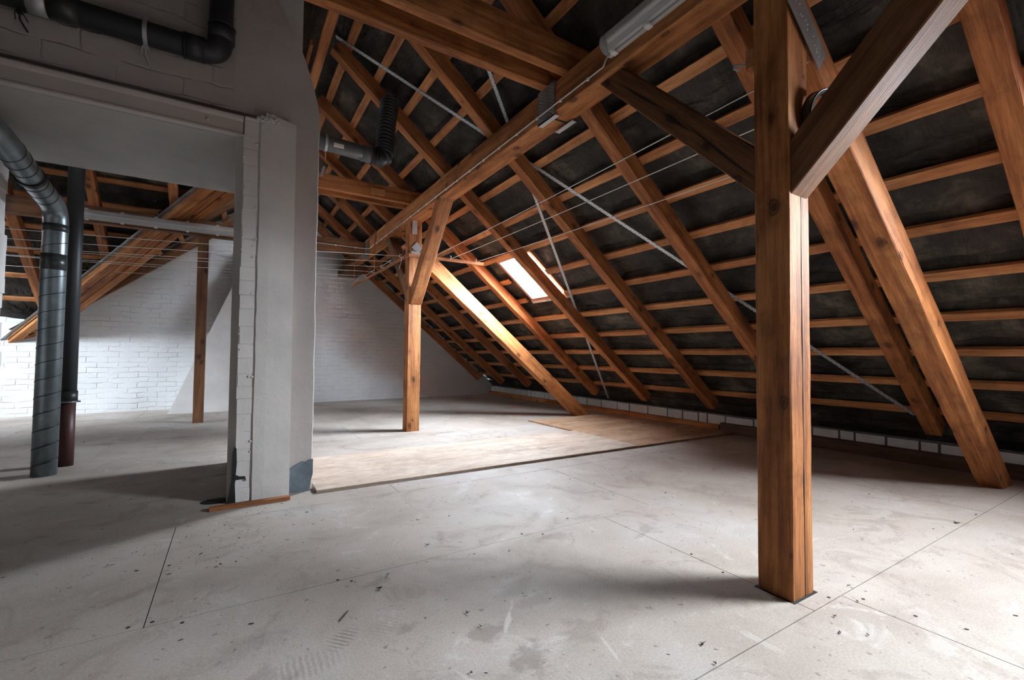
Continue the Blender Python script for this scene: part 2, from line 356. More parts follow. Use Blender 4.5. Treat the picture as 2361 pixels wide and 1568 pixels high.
def frame_mw(p0, p1, upv):
    p0, p1 = Vector(p0), Vector(p1); x = (p1-p0).normalized(); u = Vector(upv); y = u.cross(x).normalized(); z = x.cross(y)
    m = Matrix((x, y, z)).transposed().to_4x4(); m.translation = p0
    return m
def beam(name, p0, p1, w, h, upv, m, parent=None, anchor=(0.5, 0.5), rough=0.0015, bev=0.005, cuts=True):
    """timber from p0 to p1; w across (local y), h along upv (local z); anchor = where p0 lies in the section"""
    mw = frame_mw(p0, p1, upv); ln = (Vector(p1)-Vector(p0)).length
    bm = bmesh.new(); nseg = max(1, int(ln/0.16)) if cuts else 1
    y0, z0 = -w*anchor[0], -h*anchor[1]; rings = []
    prof = [(y0+bev, z0), (y0+w-bev, z0), (y0+w, z0+bev), (y0+w, z0+h-bev), (y0+w-bev, z0+h), (y0+bev, z0+h), (y0, z0+h-bev), (y0, z0+bev)]
    for i in range(nseg+1):
        x = ln*i/nseg; ring = []
        for (a, b) in prof:
            j = rough if 0 < i < nseg else 0
            ring.append(bm.verts.new((x, a+random.uniform(-j, j), b+random.uniform(-j, j))))
        rings.append(ring)
    bm.faces.new(list(reversed(rings[0]))); bm.faces.new(rings[-1])
    for i in range(nseg):
        for k in range(8):
            bm.faces.new((rings[i][k], rings[i][(k+1) % 8], rings[i+1][(k+1) % 8], rings[i+1][k]))
    bmesh.ops.recalc_face_normals(bm, faces=bm.faces[:])
    return obj(name, bm, m, parent, mw)
def slab(bm, pts, off):
    off = Vector(off); a = [bm.verts.new(Vector(p)) for p in pts]; b = [bm.verts.new(Vector(p)+off) for p in pts]; n = len(a)
    fs = [bm.faces.new(a), bm.faces.new(list(reversed(b)))]+[bm.faces.new((a[i], b[i], b[(i+1) % n], a[(i+1) % n])) for i in range(n)]
    bmesh.ops.recalc_face_normals(bm, faces=fs)
def tube_bm(bm, pts, r, n=10, caps=True, mi=0, rads=None):
    pts = [Vector(p) for p in pts]; rings = []
    prev = None
    for i, p in enumerate(pts):
        if i == 0: d = pts[1]-p
        elif i == len(pts)-1: d = p-pts[i-1]
        else: d = (pts[i+1]-p).normalized()+(p-pts[i-1]).normalized()
        d.normalize()
        if prev is None:
            a = Vector((0, 0, 1)) if abs(d.z) < 0.9 else Vector((1, 0, 0)); u = d.cross(a).normalized()
        else: u = (prev-d*prev.dot(d)).normalized()
        prev = u; v = d.cross(u); rr = rads[i] if rads else r
        rings.append([bm.verts.new(p+(u*math.cos(t)+v*math.sin(t))*rr) for t in (2*math.pi*k/n for k in range(n))])
    fs = []
    for i in range(len(pts)-1):
        for k in range(n): fs.append(bm.faces.new((rings[i][k], rings[i][(k+1) % n], rings[i+1][(k+1) % n], rings[i+1][k])))
    if caps: fs += [bm.faces.new(list(reversed(rings[0]))), bm.faces.new(rings[-1])]
    for f in fs: f.material_index = mi
    bmesh.ops.recalc_face_normals(bm, faces=fs)
def tube(name, pts, r, m, parent=None, n=10, smooth=True, rads=None, mw=None):
    bm = bmesh.new(); tube_bm(bm, pts, r, n, rads=rads); return obj(name, bm, m, parent, mw, smooth)
def ring_bm(bm, c, axis, R, r, n=28, k=6, a0=0.0, a1=2*math.pi):
    c = Vector(c); ax = Vector(axis).normalized(); a = Vector((0, 0, 1)) if abs(ax.z) < 0.9 else Vector((1, 0, 0))
    u = ax.cross(a).normalized(); v = ax.cross(u)
    full = abs(a1-a0-2*math.pi) < 1e-6
    pts = [c+(u*math.cos(t)+v*math.sin(t))*R for t in (a0+(a1-a0)*i/n for i in range(n+1))]
    tube_bm(bm, pts, r, k, caps=not full)
def band(bm, c, axis, R, wdt, th, n=28):  # flat hoop
    c = Vector(c); ax = Vector(axis).normalized(); a = Vector((0, 0, 1)) if abs(ax.z) < 0.9 else Vector((1, 0, 0))
    u = ax.cross(a).normalized(); v = ax.cross(u); rings = []
    for i in range(n):
        t = 2*math.pi*i/n; d = u*math.cos(t)+v*math.sin(t)
        rings.append([bm.verts.new(c+d*R-ax*wdt/2), bm.verts.new(c+d*(R+th)-ax*wdt/2), bm.verts.new(c+d*(R+th)+ax*wdt/2), bm.verts.new(c+d*R+ax*wdt/2)])
    fs = []
    for i in range(n):
        for k in range(4): fs.append(bm.faces.new((rings[i][k], rings[i][(k+1) % 4], rings[(i+1) % n][(k+1) % 4], rings[(i+1) % n][k])))
    bmesh.ops.recalc_face_normals(bm, faces=fs)
def fillet(pts, r, seg=8):              # round the corners of a polyline
    P = [Vector(p) for p in pts]; out = [P[0]]
    for i in range(1, len(P)-1):
        a, b, c = P[i-1], P[i], P[i+1]; d1 = (a-b).normalized(); d2 = (c-b).normalized()
        q = min(r, (a-b).length*0.45, (c-b).length*0.45); s, e = b+d1*q, b+d2*q
        for k in range(seg+1):
            t = k/seg; out.append(s*(1-t)**2+b*2*t*(1-t)+e*t*t)
    out.append(P[-1]); return out

# ================================================================== SETTING
# floor: chipboard sheets with fine joints, on a dark sub-floor
bm = bmesh.new()
rows = [(-4.0, -1.48, [0.6, 3.2]), (-1.48, -0.28, [-1.0, 1.2, 3.4]), (-0.28, 0.92, [0.0, 2.2, 4.4]), (0.92, 2.12, [-0.8, 1.98, 4.2]), (2.12, 3.24, [-0.25, 2.40, 4.6]), (3.24, 4.4, [-1.31, 1.05, 3.6]),
        (4.4, 5.48, [-1.9, 0.3, 2.6, 4.9]), (5.48, 6.54, [-1.09, 1.3, 3.7]), (6.54, 7.6, [-0.89, 1.7, 4.1]), (7.6, 8.7, [-2.2, 0.2, 2.6]), (8.7, 10.4, [-1.2, 1.4, 4.0])]
G = 0.0020
for y0, y1, xs in rows:
    xx = [-9.5]+xs+[6.2]
    for a, b in zip(xx[:-1], xx[1:]): box(bm, (a+G, y0+G, -0.022), (b-G, y1-G, 0))
box(bm, (-9.6, -4.1, -0.08), (6.3, 10.5, -0.024), 1)
tag(obj('floor', bm, [M_FLOOR, M_HOLE]), kind='structure')

# gable wall at the far end (white painted brick), follows the roof outline
def roofz(x, y):
    zr = (DR+DEP+BT+0.05-SN*x)/CS; zl = max((DL+DEP+BT+0.05+SN*x)/CS, (DW+DEP+BT+0.05-SN*y)/CS)
    return max(0.0, min(zr, zl))
def gable(name, yf, x0, x1, thick, m, step=0.1):
    bm = bmesh.new(); n = int((x1-x0)/step); A = []
    for i in range(n+1):
        x = x0+(x1-x0)*i/n; y = yf(x); z = roofz(x, y) if thick > 0 else 4.4
        A.append([bm.verts.new(p) for p in ((x, y, -0.02), (x, y, z), (x, y+thick, z), (x, y+thick, -0.02))])
    for i in range(n):
        for k in range(4): bm.faces.new((A[i][k], A[i][(k+1) % 4], A[i+1][(k+1) % 4], A[i+1][k]))
    bm.faces.new(A[0]); bm.faces.new(list(reversed(A[-1]))); bmesh.ops.recalc_face_normals(bm, faces=bm.faces[:])
    return tag(obj(name, bm, m), kind='structure')
gable('wall_gable', gy, -9.4, 5.95, 0.25, M_GABLE)
gable('wall_rear', lambda x: -3.6, -9.4, 5.95, -0.2, M_PLASTER, 0.5)
bm = bmesh.new(); box(bm, (-9.6, -3.8, -0.02), (-9.4, 10.4, 4.4)); tag(obj('wall_left', bm, M_PLASTER), kind='structure')

# roofing felt, sagging between battens, with openings for the hatches
def felt_grid(name, P, s0, s1, t0, t1, holes, keep=None, bats=(), ds=0.045, dt=0.09, base=0.0):
    bm = bmesh.new(); ns = int((s1-s0)/ds); nt_ = int((t1-t0)/dt)
    sv = [s0+(s1-s0)*i/ns for i in range(ns+1)]; tv = [t0+(t1-t0)*j/nt_ for j in range(nt_+1)]
    for a, b, c, d in holes:
        for q in (a, b):
            k = min(range(len(sv)), key=lambda i: abs(sv[i]-q)); sv[k] = q
        for q in (c, d):
            k = min(range(len(tv)), key=lambda i: abs(tv[i]-q)); tv[k] = q
    ph = [random.uniform(0, 6.28) for _ in range(12)]
    V = []
    for s in sv:
        rowv = []
        for t in tv:
            below = min([s-bb for bb in bats if s >= bb] or [0.2]); fr = min(1.0, below/0.388)
            edge = math.exp(-((fr-0.88)/0.08)**2)
            sag = 0.022*math.sin(math.pi*fr)*(1+0.7*math.sin(t*4.1+ph[0]+s*2)+0.5*math.sin(t*9.3+ph[1]-s*5))
            fold = edge*(0.022+0.020*math.sin(t*9+ph[2]+s*3)+0.014*math.sin(t*19+ph[3]+2*math.sin(t*2.3)))
            d = DEP+BT+0.012+base+max(0.0, sag+0.006)+max(0, fold)+0.05*edge*0.4
            rowv.append(bm.verts.new(P(s, t, d)))
        V.append(rowv)
    for i in range(ns):
        for j in range(nt_):
            sm, tm = (sv[i]+sv[i+1])/2, (tv[j]+tv[j+1])/2
            if any(a < sm < b and c < tm < d for a, b, c, d in holes): continue
            if keep and not keep(sm, tm): continue
            bm.faces.new((V[i][j], V[i][j+1], V[i+1][j+1], V[i+1][j]))
    loose = [v for v in bm.verts if not v.link_faces]
    bmesh.ops.delete(bm, geom=loose, context='VERTS')
    return tag(obj(name, bm, M_FELT, smooth=True), kind='structure')
BC = [(c+0.636)*KS-0.636 for c in (3.55, 3.155, 2.77, 2.40, 2.01, 1.62, 1.24, 0.85, 0.46, 0.075, -0.31, -0.70, -1.09, -1.48, -1.84)]
S_RIDGE = CS*RX-SN*RZ
felt_grid('ceiling_right', PR, S_RIDGE-0.15, 4.78, -3.7, 10.3, WINS, bats=BC, ds=0.03, dt=0.05)
RL = SN*RZ*-1+(-CS*RX)                  # s of the ridge on the left slope
def keepL(s, y):
    p = PL(s, y, DEP+0.05)
    if p.x > 0.22: return True  # short felt skirt added along the ridge to block hatch light there
    return p.y > 6.2 and p.z >= (DW+DEP-SN*p.y)/CS-0.12
felt_grid('ceiling_left', PL, RL-0.15, RL+6.6, -3.7, 10.3, [], keepL, [RL+0.3+0.39*i for i in range(16)], 0.09, 0.12)
WS = [-SN*((DW+DEP-SN*y)/CS)+CS*y for y in ()]
def keepW(s, x):
    p = PW(s, x, DEP+0.05); zl = (DL+DEP+SN*p.x)/CS
    return p.z >= zl-0.12 and p.y <= 10.3 and x < RX+0.1
YWR = 6.45                              # wing ridge
SW0 = CS*YWR-SN*((DW-SN*YWR)/CS)
felt_grid('ceiling_wing', PW, SW0-0.1, SW0+5.2, -8.0, 1.0, [], keepW, [], 0.09, 0.12)
def PH(s, y, d):                        # hip slope closing the wing, falling towards -x
    return Vector((-CS*s-SN*(DH+d), y, -SN*s+CS*(DH+d)))
SH0 = (CS*(DH+0.17)-(RZ+0.25))/SN
felt_grid('ceiling_hip', PH, SH0, SH0+6.9, -3.7, 10.3, [HWIN], None, [], 0.09, 0.12)
bm = bmesh.new(); zf = RZ+0.22
box(bm, (-3.3, -3.8, zf), (RX+0.12, YWR+0.25, zf+0.03))
tag(obj('ceiling_wing_flat', bm, M_FELT), kind='structure')

# roof hatches
def hatch(name, P, s0, s1, t0, t1, gm=None):
    fr = empty(name, P((s0+s1)/2, (t0+t1)/2, DEP+0.06), None, None); tag(fr, kind='structure')
    bm = bmesh.new(); d0, d1, th = DEP+0.02, DEP+0.14, 0.05
    def bx(a, b, c, d, e0, e1):
        v = [bm.verts.new(P(s, t, e)) for e in (e0, e1) for (s, t) in ((a, c), (b, c), (b, d), (a, d))]
        fs = [bm.faces.new([v[i] for i in q]) for q in ((0, 1, 2, 3), (7, 6, 5, 4), (0, 4, 5, 1), (1, 5, 6, 2), (2, 6, 7, 3), (3, 7, 4, 0))]
        bmesh.ops.recalc_face_normals(bm, faces=fs)
    bx(s0-th, s0, t0-th, t1+th, d0, d1); bx(s1, s1+th, t0-th, t1+th, d0, d1)
    bx(s0, s1, t0-th, t0, d0, d1); bx(s0, s1, t1, t1+th, d0, d1)
    obj('hatch_frame', bm, M_FRAME, fr)
    bm = bmesh.new(); bm.faces.new([bm.verts.new(P(s, t, DEP+0.125)) for s, t in ((s0, t0), (s1, t0), (s1, t1), (s0, t1))])
    obj('pane', bm, gm or M_GLASS, fr)
    bm = bmesh.new()                    # crumpled foil flashing at the foot
    for k in range(14):
        t = t0-0.10+(t1-t0+0.20)*k/14; u = t0-0.10+(t1-t0+0.20)*(k+1)/14; j = random.uniform(-0.01, 0.01)
        bm.faces.new([bm.verts.new(P(*q)) for q in ((s1+th, t, DEP+0.035+j), (s1+th, u, DEP+0.035-j), (s1+th+0.05, u, DEP+0.03), (s1+th+0.05, t, DEP+0.03))])
    obj('foil_flashing', bm, M_FOIL, fr)
    portal(name+'_portal', P((s0+s1)/2, (t0+t1)/2, DEP+0.13), -(P(0, 0, 1)-P(0, 0, 0)), s1-s0, t1-t0)
hatch('window_1', PR, *WINS[0]); hatch('window_2', PR, *WINS[1], M_GLASSD)
hatch('window_3', PH, *HWIN)

# knee wall of white blocks at the eave
bm = bmesh.new(); box(bm, (5.63, -3.6, -0.02), (5.9, 10.15, 0.225), 0)
y = -3.5
while y < 10.0:
    w = random.choice((0.24, 0.25, 0.36, 0.37, 0.12)); w = min(w, 10.1-y)
    j = random.uniform(0, 0.004)
    box(bm, (5.617-j, y, 0.03+random.uniform(0, 0.05)), (5.65, y+w, 0.205+random.uniform(-0.006, 0.006)), 1); y += w+0.022
tag(obj('wall_right', bm, [M_MORTAR, M_BLOCK]), kind='structure')

# buttress (leaning flue) in front of the gable wall
bm = bmesh.new(); prism(bm, [(-0.86, 0), (1.1, 0), (1.1, 3.9), (0.6, 3.9), (0.22, 2.75)], 9.1, 9.95)
tag(obj('wall_flue_breast', bm, M_PLASTER), kind='structure')

# ================================================================== CHIMNEY MASS
ch = empty('chimney_stack', (0.25, 3.62, 0), 'white plastered masonry chimney with a brick upper part carried on a steel beam', 'chimney')
bm = bmesh.new()
prism(bm, [(-2.6, 2.664), (-0.03, 2.664), (-0.03, 4.35), (-2.6, 4.35)], 3.62, 4.05)
obj('upper_brickwork', bm, M_CBRICK, ch)
bm = bmesh.new(); box(bm, (-2.6, 4.05, 2.478), (0.436, 4.88, 4.35)); box(bm, (-2.6, 3.72, 2.478), (0.4, 4.05, 2.68)); obj('rear_flue', bm, M_PLASTER, ch)
bm = bmesh.new(); box(bm, (-2.6, 3.60, 2.468), (0.03, 4.885, 2.48)); obj('soffit', bm, M_SOFFIT, ch)
# right pier
bm = bmesh.new()
nz = 26; ringsv = []
for i in range(nz+1):
    z = 2.66*i/nz; e = random.uniform(-0.003, 0.003)
    ringsv.append([bm.verts.new(p) for p in ((0.15, 3.62, z), (0.513+e, 3.62, z), (0.519+e, 3.63, z), (0.517+e, 4.88, z), (0.02, 4.88, z), (0.02, 3.66, z))])
for i in range(nz):
    for k in range(6): bm.faces.new((ringsv[i][k], ringsv[i][(k+1) % 6], ringsv[i+1][(k+1) % 6], ringsv[i+1][k]))
bm.faces.new(ringsv[0]); bm.faces.new(ringsv[-1]); bmesh.ops.recalc_face_normals(bm, faces=bm.faces[:])
prism(bm, [(-0.03, 2.664), (0.13, 2.664), (0.15, 2.66), (0.517, 2.66), (0.518, 2.78), (0.503, 2.86), (0.468, 3.0), (0.40, 3.2), (0.30, 3.40), (0.217, 3.56), (0.05, 3.8), (0.05, 4.35), (-0.03, 4.35)], 3.6195, 4.05)
obj('rear_pier', bm, M_PLASTERW, ch)
# projecting smooth column
bm = bmesh.new(); A = []
top = [(0.128, 2.62), (0.20, 2.665), (0.27, 2.645), (0.345, 2.625)]
for i in range(33):
    z = 2.60*i/32; a = random.uniform(-0.002, 0.002); b = random.uniform(-0.0015, 0.0015)
    A.append([bm.verts.new(p) for p in ((0.132+a, 3.545, z), (0.20, 3.539, z), (0.28, 3.539, z), (0.362-0.009*z/2.6+b, 3.541, z), (0.366-0.009*z/2.6+b, 3.66, z), (0.132+a, 3.66, z))])
A.append([bm.verts.new(p) for p in ((0.132, 3.548, 2.63), (0.20, 3.545, 2.668), (0.28, 3.545, 2.645), (0.352, 3.545, 2.632), (0.352, 3.66, 2.64), (0.132, 3.66, 2.64))])
for i in range(len(A)-1):
    for k in range(6): bm.faces.new((A[i][k], A[i][(k+1) % 6], A[i+1][(k+1) % 6], A[i+1][k]))
bm.faces.new(A[0]); bm.faces.new(A[-1]); bmesh.ops.recalc_face_normals(bm, faces=bm.faces[:])
obj('column', bm, M_PLASTER, ch)
# broken brick edge strip with stepped brick ends
bm = bmesh.new(); z = 0.0; k = 0
while z < 2.60:
    hgt = random.uniform(0.075, 0.12)
    x0 = 0.032+random.uniform(-0.006, 0.006); x1 = 0.122+random.uniform(-0.003, 0.003)
    rbox(bm, (x0, 3.556+random.uniform(-0.003, 0.003), z+0.0008), (x1, 3.70, min(2.615, z+hgt)), 0.0035); z += hgt+0.0012; k += 1
box(bm, (0.035, 3.560, 0), (0.132, 3.70, 2.60))
for _ in range(22):
    zz = random.uniform(0.02, 2.6); xx = random.choice((random.uniform(0.03, 0.045), random.uniform(0.10, 0.125))); s = random.uniform(0.004, 0.009)
    rbox(bm, (xx-s, 3.548, zz-s), (xx+s, 3.58, zz+s), s*0.45)
for _ in range(16):
    zz = random.uniform(2.60, 2.655); xx = random.uniform(0.11, 0.24); s = random.uniform(0.006, 0.013)
    rbox(bm, (xx-s, 3.53, zz-s), (xx+s, 3.58, zz+s), s*0.45)
obj('broken_brick_edge', bm, M_PLASTER, ch)
bm = bmesh.new(); v = [(-0.012, 3.60), (0.036, 3.555), (0.045, 3.70), (-0.012, 3.70)]
prism(bm, [(0, 0), (1, 0), (1, 1), (0, 1)], 0, 0.001); bm.clear()
a = [bm.verts.new((x, y, 0.0)) for x, y in v]; b = [bm.verts.new((x, y, 2.47)) for x, y in v]
bm.faces.new(a); bm.faces.new(b)
for k in range(4): bm.faces.new((a[k], a[(k+1) % 4], b[(k+1) % 4], b[k]))
bmesh.ops.recalc_face_normals(bm, faces=bm.faces[:]); obj('splayed_jamb', bm, M_PLASTER, ch)
bm = bmesh.new()                        # tarred crack at the foot of the jamb
prism(bm, [(-0.005, 0), (0.042, 0), (0.036, 0.12), (0.044, 0.26), (0.040, 0.36), (0.030, 0.375), (0.018, 0.33), (0.014, 0.15)], 3.548, 3.60)
prism(bm, [(0.03, 0.150), (0.088, 0.156), (0.10, 0.14), (0.094, 0.168), (0.06, 0.172), (0.03, 0.19)], 3.543, 3.56)
obj('black_tar_crack', bm, M_BLACK, ch)
# bare plaster base patch
bm = bmesh.new()
px = [0.367, 0.40, 0.43, 0.45, 0.47, 0.50, 0.522]; pz = [0.165, 0.19, 0.205, 0.215, 0.205, 0.222, 0.224]
poly = [(0.367, 0.0)]+[(0.50, 0.0), (0.508, 0.06), (0.522, 0.12)]+[(x, z) for x, z in reversed(list(zip(px, pz)))]
prism(bm, poly, 3.606, 3.66); obj('bare_plaster_base', bm, M_PATCH, ch)
# steel beam carrying the upper part
bm = bmesh.new()
pr = [(3.545, 2.472), (3.62, 2.472), (3.62, 2.618), (3.57, 2.618), (3.553, 2.612), (3.545, 2.60), (3.548, 2.585), (3.556, 2.57), (3.556, 2.492), (3.545, 2.484)]
A = [bm.verts.new((-2.6, y, z)) for y, z in pr]; B = [bm.verts.new((0.028, y, z)) for y, z in pr]
bm.faces.new(A); bm.faces.new(B)
for k in range(len(pr)): bm.faces.new((A[k], A[(k+1) % len(pr)], B[(k+1) % len(pr)], B[k]))
bmesh.ops.recalc_face_normals(bm, faces=bm.faces[:]); stl = obj('steel_beam', bm, M_PAINTST, ch)
bm = bmesh.new(); bmesh.ops.create_uvsphere(bm, u_segments=12, v_segments=8, radius=0.013, matrix=Matrix.Translation((-0.175, 3.556, 2.532))); obj('rivet', bm, M_PAINTST, stl)
# left pier behind the duct
bm = bmesh.new(); z = 0
while z < 2.468:
    e = random.uniform(0, 0.02); box(bm, (-2.6, 4.3, z), (-1.485+e-0.012, 4.93, min(2.468, z+0.11))); z += 0.11
obj('left_pier', bm, M_PLASTER, ch)

# ================================================================== TIMBERS
# posts
p = empty('timber_post', (2.05, 1.07, 0), 'large square pine post nearest the camera, standing on the floor right of centre', 'post')
beam('post_shaft', (2.052, 1.068, 0), (2.052, 1.068, 2.745), 0.166, 0.146, (0, 1, 0), M_BEAM, p)
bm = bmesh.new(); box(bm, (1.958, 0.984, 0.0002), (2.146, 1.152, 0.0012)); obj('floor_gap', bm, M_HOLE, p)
bm = bmesh.new(); box(bm, (2.052+0.012, 0.9935, 0.0), (2.052+0.0155, 1.02, 1.70)); obj('drying_crack', bm, M_HOLE, p)
p = empty('timber_post', (2.005, 5.75, 0), 'smaller looking pine post standing in the middle distance under the long purlin', 'post')
beam('post_shaft', (2.005, 5.752, 0), (2.005, 5.752, 2.745), 0.17, 0.16, (0, 1, 0), M_BEAM, p)
bm = bmesh.new(); box(bm, (1.955, 5.664, 2.56), (2.02, 5.673, 2.74)); obj('steel_plate', bm, M_ZINC, p)
bm = bmesh.new(); s = 0.075
slab(bm, ((2.02, 5.668, 2.46), (2.02+s, 5.668, 2.46-s), (2.02, 5.668, 2.46-2*s), (2.02-s, 5.668, 2.46-s)), (0, -0.004, 0)); obj('diamond_steel_plate', bm, M_ZINC, p)
pw = beam('wing_post', (-0.39, 7.84, 0), (-0.39, 7.84, 2.65), 0.125, 0.12, (0, 1, 0), M_OLD)
tag(pw, 'slender dark timber post seen left of the white chimney, under the long lamp', 'post')
# long purlin
pu = beam('purlin', (2.022, -2.6, 2.745), (2.022, 9.95, 2.745), 0.185, 0.22, (0, 0, 1), M_BEAM, None, (0.5, 0.0))
tag(pu, 'long heavy purlin running diagonally overhead, carried by the two posts', 'beam')
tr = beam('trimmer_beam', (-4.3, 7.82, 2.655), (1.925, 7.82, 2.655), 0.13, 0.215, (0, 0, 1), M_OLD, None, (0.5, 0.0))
tag(tr, 'dark cross beam at the back carrying the long strip lamp', 'beam')
bm = bmesh.new(); rbox(bm, (1.70, 7.735, 2.635), (1.93, 7.752, 2.87), 0.002); rbox(bm, (1.80, 7.73, 2.628), (1.93, 7.90, 2.654), 0.002)
bm.clear(); rbox(bm, (1.86, 7.735, 2.64), (1.928, 7.753, 2.88), 0.002); rbox(bm, (1.80, 7.735, 2.632), (1.928, 7.90, 2.652), 0.002)
tag(obj('joist_hanger', bm, M_GALV), 'grey steel hanger joining the cross beam to the long purlin', 'metal bracket')
cb = bmesh.new(); prism(cb, [(1.84, 2.61), (2.22, 2.61), (2.32, 2.74), (1.84, 2.74)], 9.35, 9.96)
tag(obj('corbel_block', cb, M_OLD), 'dark timber block under the far end of the purlin at the gable wall', 'beam')
# splice plate on purlin
sp = empty('splice_plate', (1.925, 2.67, 2.86), 'dark perforated steel plate wrapped round the joint of the long purlin', 'metal bracket')
bm = bmesh.new(); box(bm, (1.922, 2.565, 2.722), (1.928, 2.775, 2.975)); obj('side_plate', bm, M_STEELD, sp)
bm = bmesh.new()
for i in range(3):
    for j in range(9):
        for side in (0, 1):
            yy = (2.585+0.018*i) if side == 0 else (2.72+0.018*i)
            bmesh.ops.create_cone(bm, cap_ends=True, segments=8, radius1=0.004, radius2=0.0025, depth=0.004, matrix=Matrix.Translation((1.9205, yy, 2.745+0.026*j+0.012*(i % 2))) @ Matrix.Rotation(-math.pi/2, 4, 'Y'))
tag(obj('nail_head', bm, M_ZINC, sp), kind='stuff')
bm = bmesh.new(); box(bm, (1.922, 2.565, 2.722), (1.965, 2.775, 2.728)); obj('lower_flange', bm, M_ZINC, sp)
bm = bmesh.new(); box(bm, (2.085, 2.565, 2.722), (2.125, 2.775, 2.728)); obj('lower_flange', bm, M_ZINC, sp)
bm = bmesh.new(); box(bm, (1.95, 2.64, 2.7405), (2.10, 2.655, 2.746)); obj('joint_gap', bm, M_HOLE, sp)

# collar ties (paired planks) resting across the purlin
for y0, y1, lab in ((2.43, 2.505, 'upper roof tie plank crossing overhead, nearer the camera of the near pair'), (2.655, 2.73, 'upper roof tie plank crossing overhead, second of the near pair'),
                    (5.72, 5.795, 'horizontal tie plank above the far post, front one, carrying a small wooden cleat'), (5.95, 6.02, 'horizontal tie plank above the far post, rear one of the pair')):
    near = y0 < 4
    t = beam('collar_tie', (-1.0 if near else 0.55, (y0+y1)/2, 2.97), (2.20 if near else 2.12, (y0+y1)/2, 2.97), y1-y0, 0.215 if near else 0.17, (0, 0, 1), M_BEAM if near else M_RAFT, None, (0.5, 0.0))
    tag(t, lab, 'beam')
    if abs(y0-5.72) < 0.01:
        bm = bmesh.new(); rbox(bm, (1.42, 5.69, 3.0), (1.60, 5.718, 3.075), 0.003)
        tag(obj('cleat', bm, M_BATT), 'small pale wooden cleat screwed to the front tie plank', 'block')
rb = beam('ridge_board', (0.655, 2.9, 3.86), (0.655, 9.6, 3.90), 0.085, 0.05, (0, 0, 1), M_BATT); tag(rb, 'bright orange board under the ridge beside the chimney top', 'beam')
rb = beam('ridge_board', (0.535, 4.3, 3.76), (0.535, 9.6, 3.80), 0.03, 0.05, (0, 0, 1), M_LATH); tag(rb, 'thin dark board under the ridge, behind the bright one', 'beam')

# rafters, right slope; y is the side nearer to the viewer
RY = [(0.51, 'wide knotty rafter at the right edge of the photo, lit along its side'), (1.41, 'rafter just behind the near diagonal strut'),
      (2.53, 'rafter rising from right behind the near post up to the steel splice plate'), (3.59, 'rafter right of the one crossing the skylight'),
      (4.70, 'rafter crossing in front of the bright skylight'), (5.81, 'brightly lit rafter just left of the skylight, with a small block screwed on'),
      (6.86, 'dark rafter partly hidden by the far diagonal strut'), (7.86, 'third rafter from the gable wall, right slope'),
      (8.97, 'second rafter from the gable wall, right slope'), (10.02, 'rafter running right against the white gable wall, right slope')]
for i, (y0, lab) in enumerate(RY):
    w = 0.114 if y0 < 10 else 0.09
    a = PR(S_RIDGE-0.02, y0+w/2, 0); b = PR(3.86, y0+w/2, 0)
    nrm = PR(0, 0, 1)-PR(0, 0, 0)
    if i == 9:
        a.y = gy(a.x)-0.052; b = PR(3.80, y0, 0); b.y = gy(b.x)-0.052
    r = beam('rafter', a, b, w, DEP-0.001, nrm, M_RAFT, None, (0.5, 0.0), 0.002)
    tag(r, lab, 'rafter')
# battens, right slope
ORD = ['lowest', 'second', 'third', 'fourth', 'fifth', 'sixth', 'seventh', 'eighth', 'ninth', 'tenth', 'eleventh', 'twelfth', 'thirteenth', 'fourteenth', 'topmost']
for i, c in enumerate(BC):
    nrm = PR(0, 0, 1)-PR(0, 0, 0)
    lab = (ORD[i]+' roof batten above the block knee wall on the right slope') if i else 'lowest roof batten, just above the white blocks of the right slope'
    ya, yb = -3.4, 10.1
    segs = [(ya, yb)]
    if WINS[0][0]-0.03 < c < WINS[0][1]+0.03:
        segs = [(WINS[1][3]+0.04, WINS[0][2]-0.04), (WINS[0][3]+0.14, yb)]
    if len(segs) == 1:
        o = beam('roof_batten', PR(c, ya, DEP), PR(c, yb, DEP), 0.076, BT, nrm, M_BATT, None, (0.5, 0.0), 0.0018, 0.002); tag(o, lab, 'batten')
    else:
        for (u, v), ex in zip(segs, ('long piece right of the skylight', 'piece left of the skylight')):
            o = beam('roof_batten', PR(c, u, DEP), PR(c, v, DEP), 0.076, BT, nrm, M_BATT, None, (0.5, 0.0), 0.0018, 0.002); tag(o, ORD[i]+' batten from the knee wall, '+ex, 'batten')

# left slope members near the gable
for y0, lab in ((8.45, 'dark left slope rafter, second from the gable wall'), (9.55, 'dark rafter along the sloping edge of the white gable wall, left side')):
    nrm = PL(0, 0, 1)-PL(0, 0, 0)
    sb = {9.55: RL+4.4, 8.45: RL+2.4, 7.45: RL+1.3}[y0]
    pa, pb = PL(RL+0.02, y0+0.055, 0), PL(sb, y0+0.055, 0)
    if y0 > 9: pa.y = gy(pa.x)-0.062; pb.y = gy(pb.x)-0.062
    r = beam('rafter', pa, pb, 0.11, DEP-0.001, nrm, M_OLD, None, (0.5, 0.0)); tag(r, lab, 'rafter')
for i in range(9):
    c = RL+0.35+0.39*i; x = PL(c, 0, DEP).x; ys = max(6.6, 7.15-x-0.05)
    if ys > 9.3 or i not in (2, 4, 5): continue
    o = beam('roof_batten', PL(c, ys, DEP), PL(c, gy(x)-0.01, DEP), 0.07, BT, PL(0, 0, 1)-PL(0, 0, 0), M_BATT, None, (0.5, 0.0), 0.0015, 0.002)
    tag(o, 'short batten between valley and gable wall, left slope, '+{2: 'highest', 4: 'middle', 5: 'lowest'}[i]+' of the three in view', 'batten')
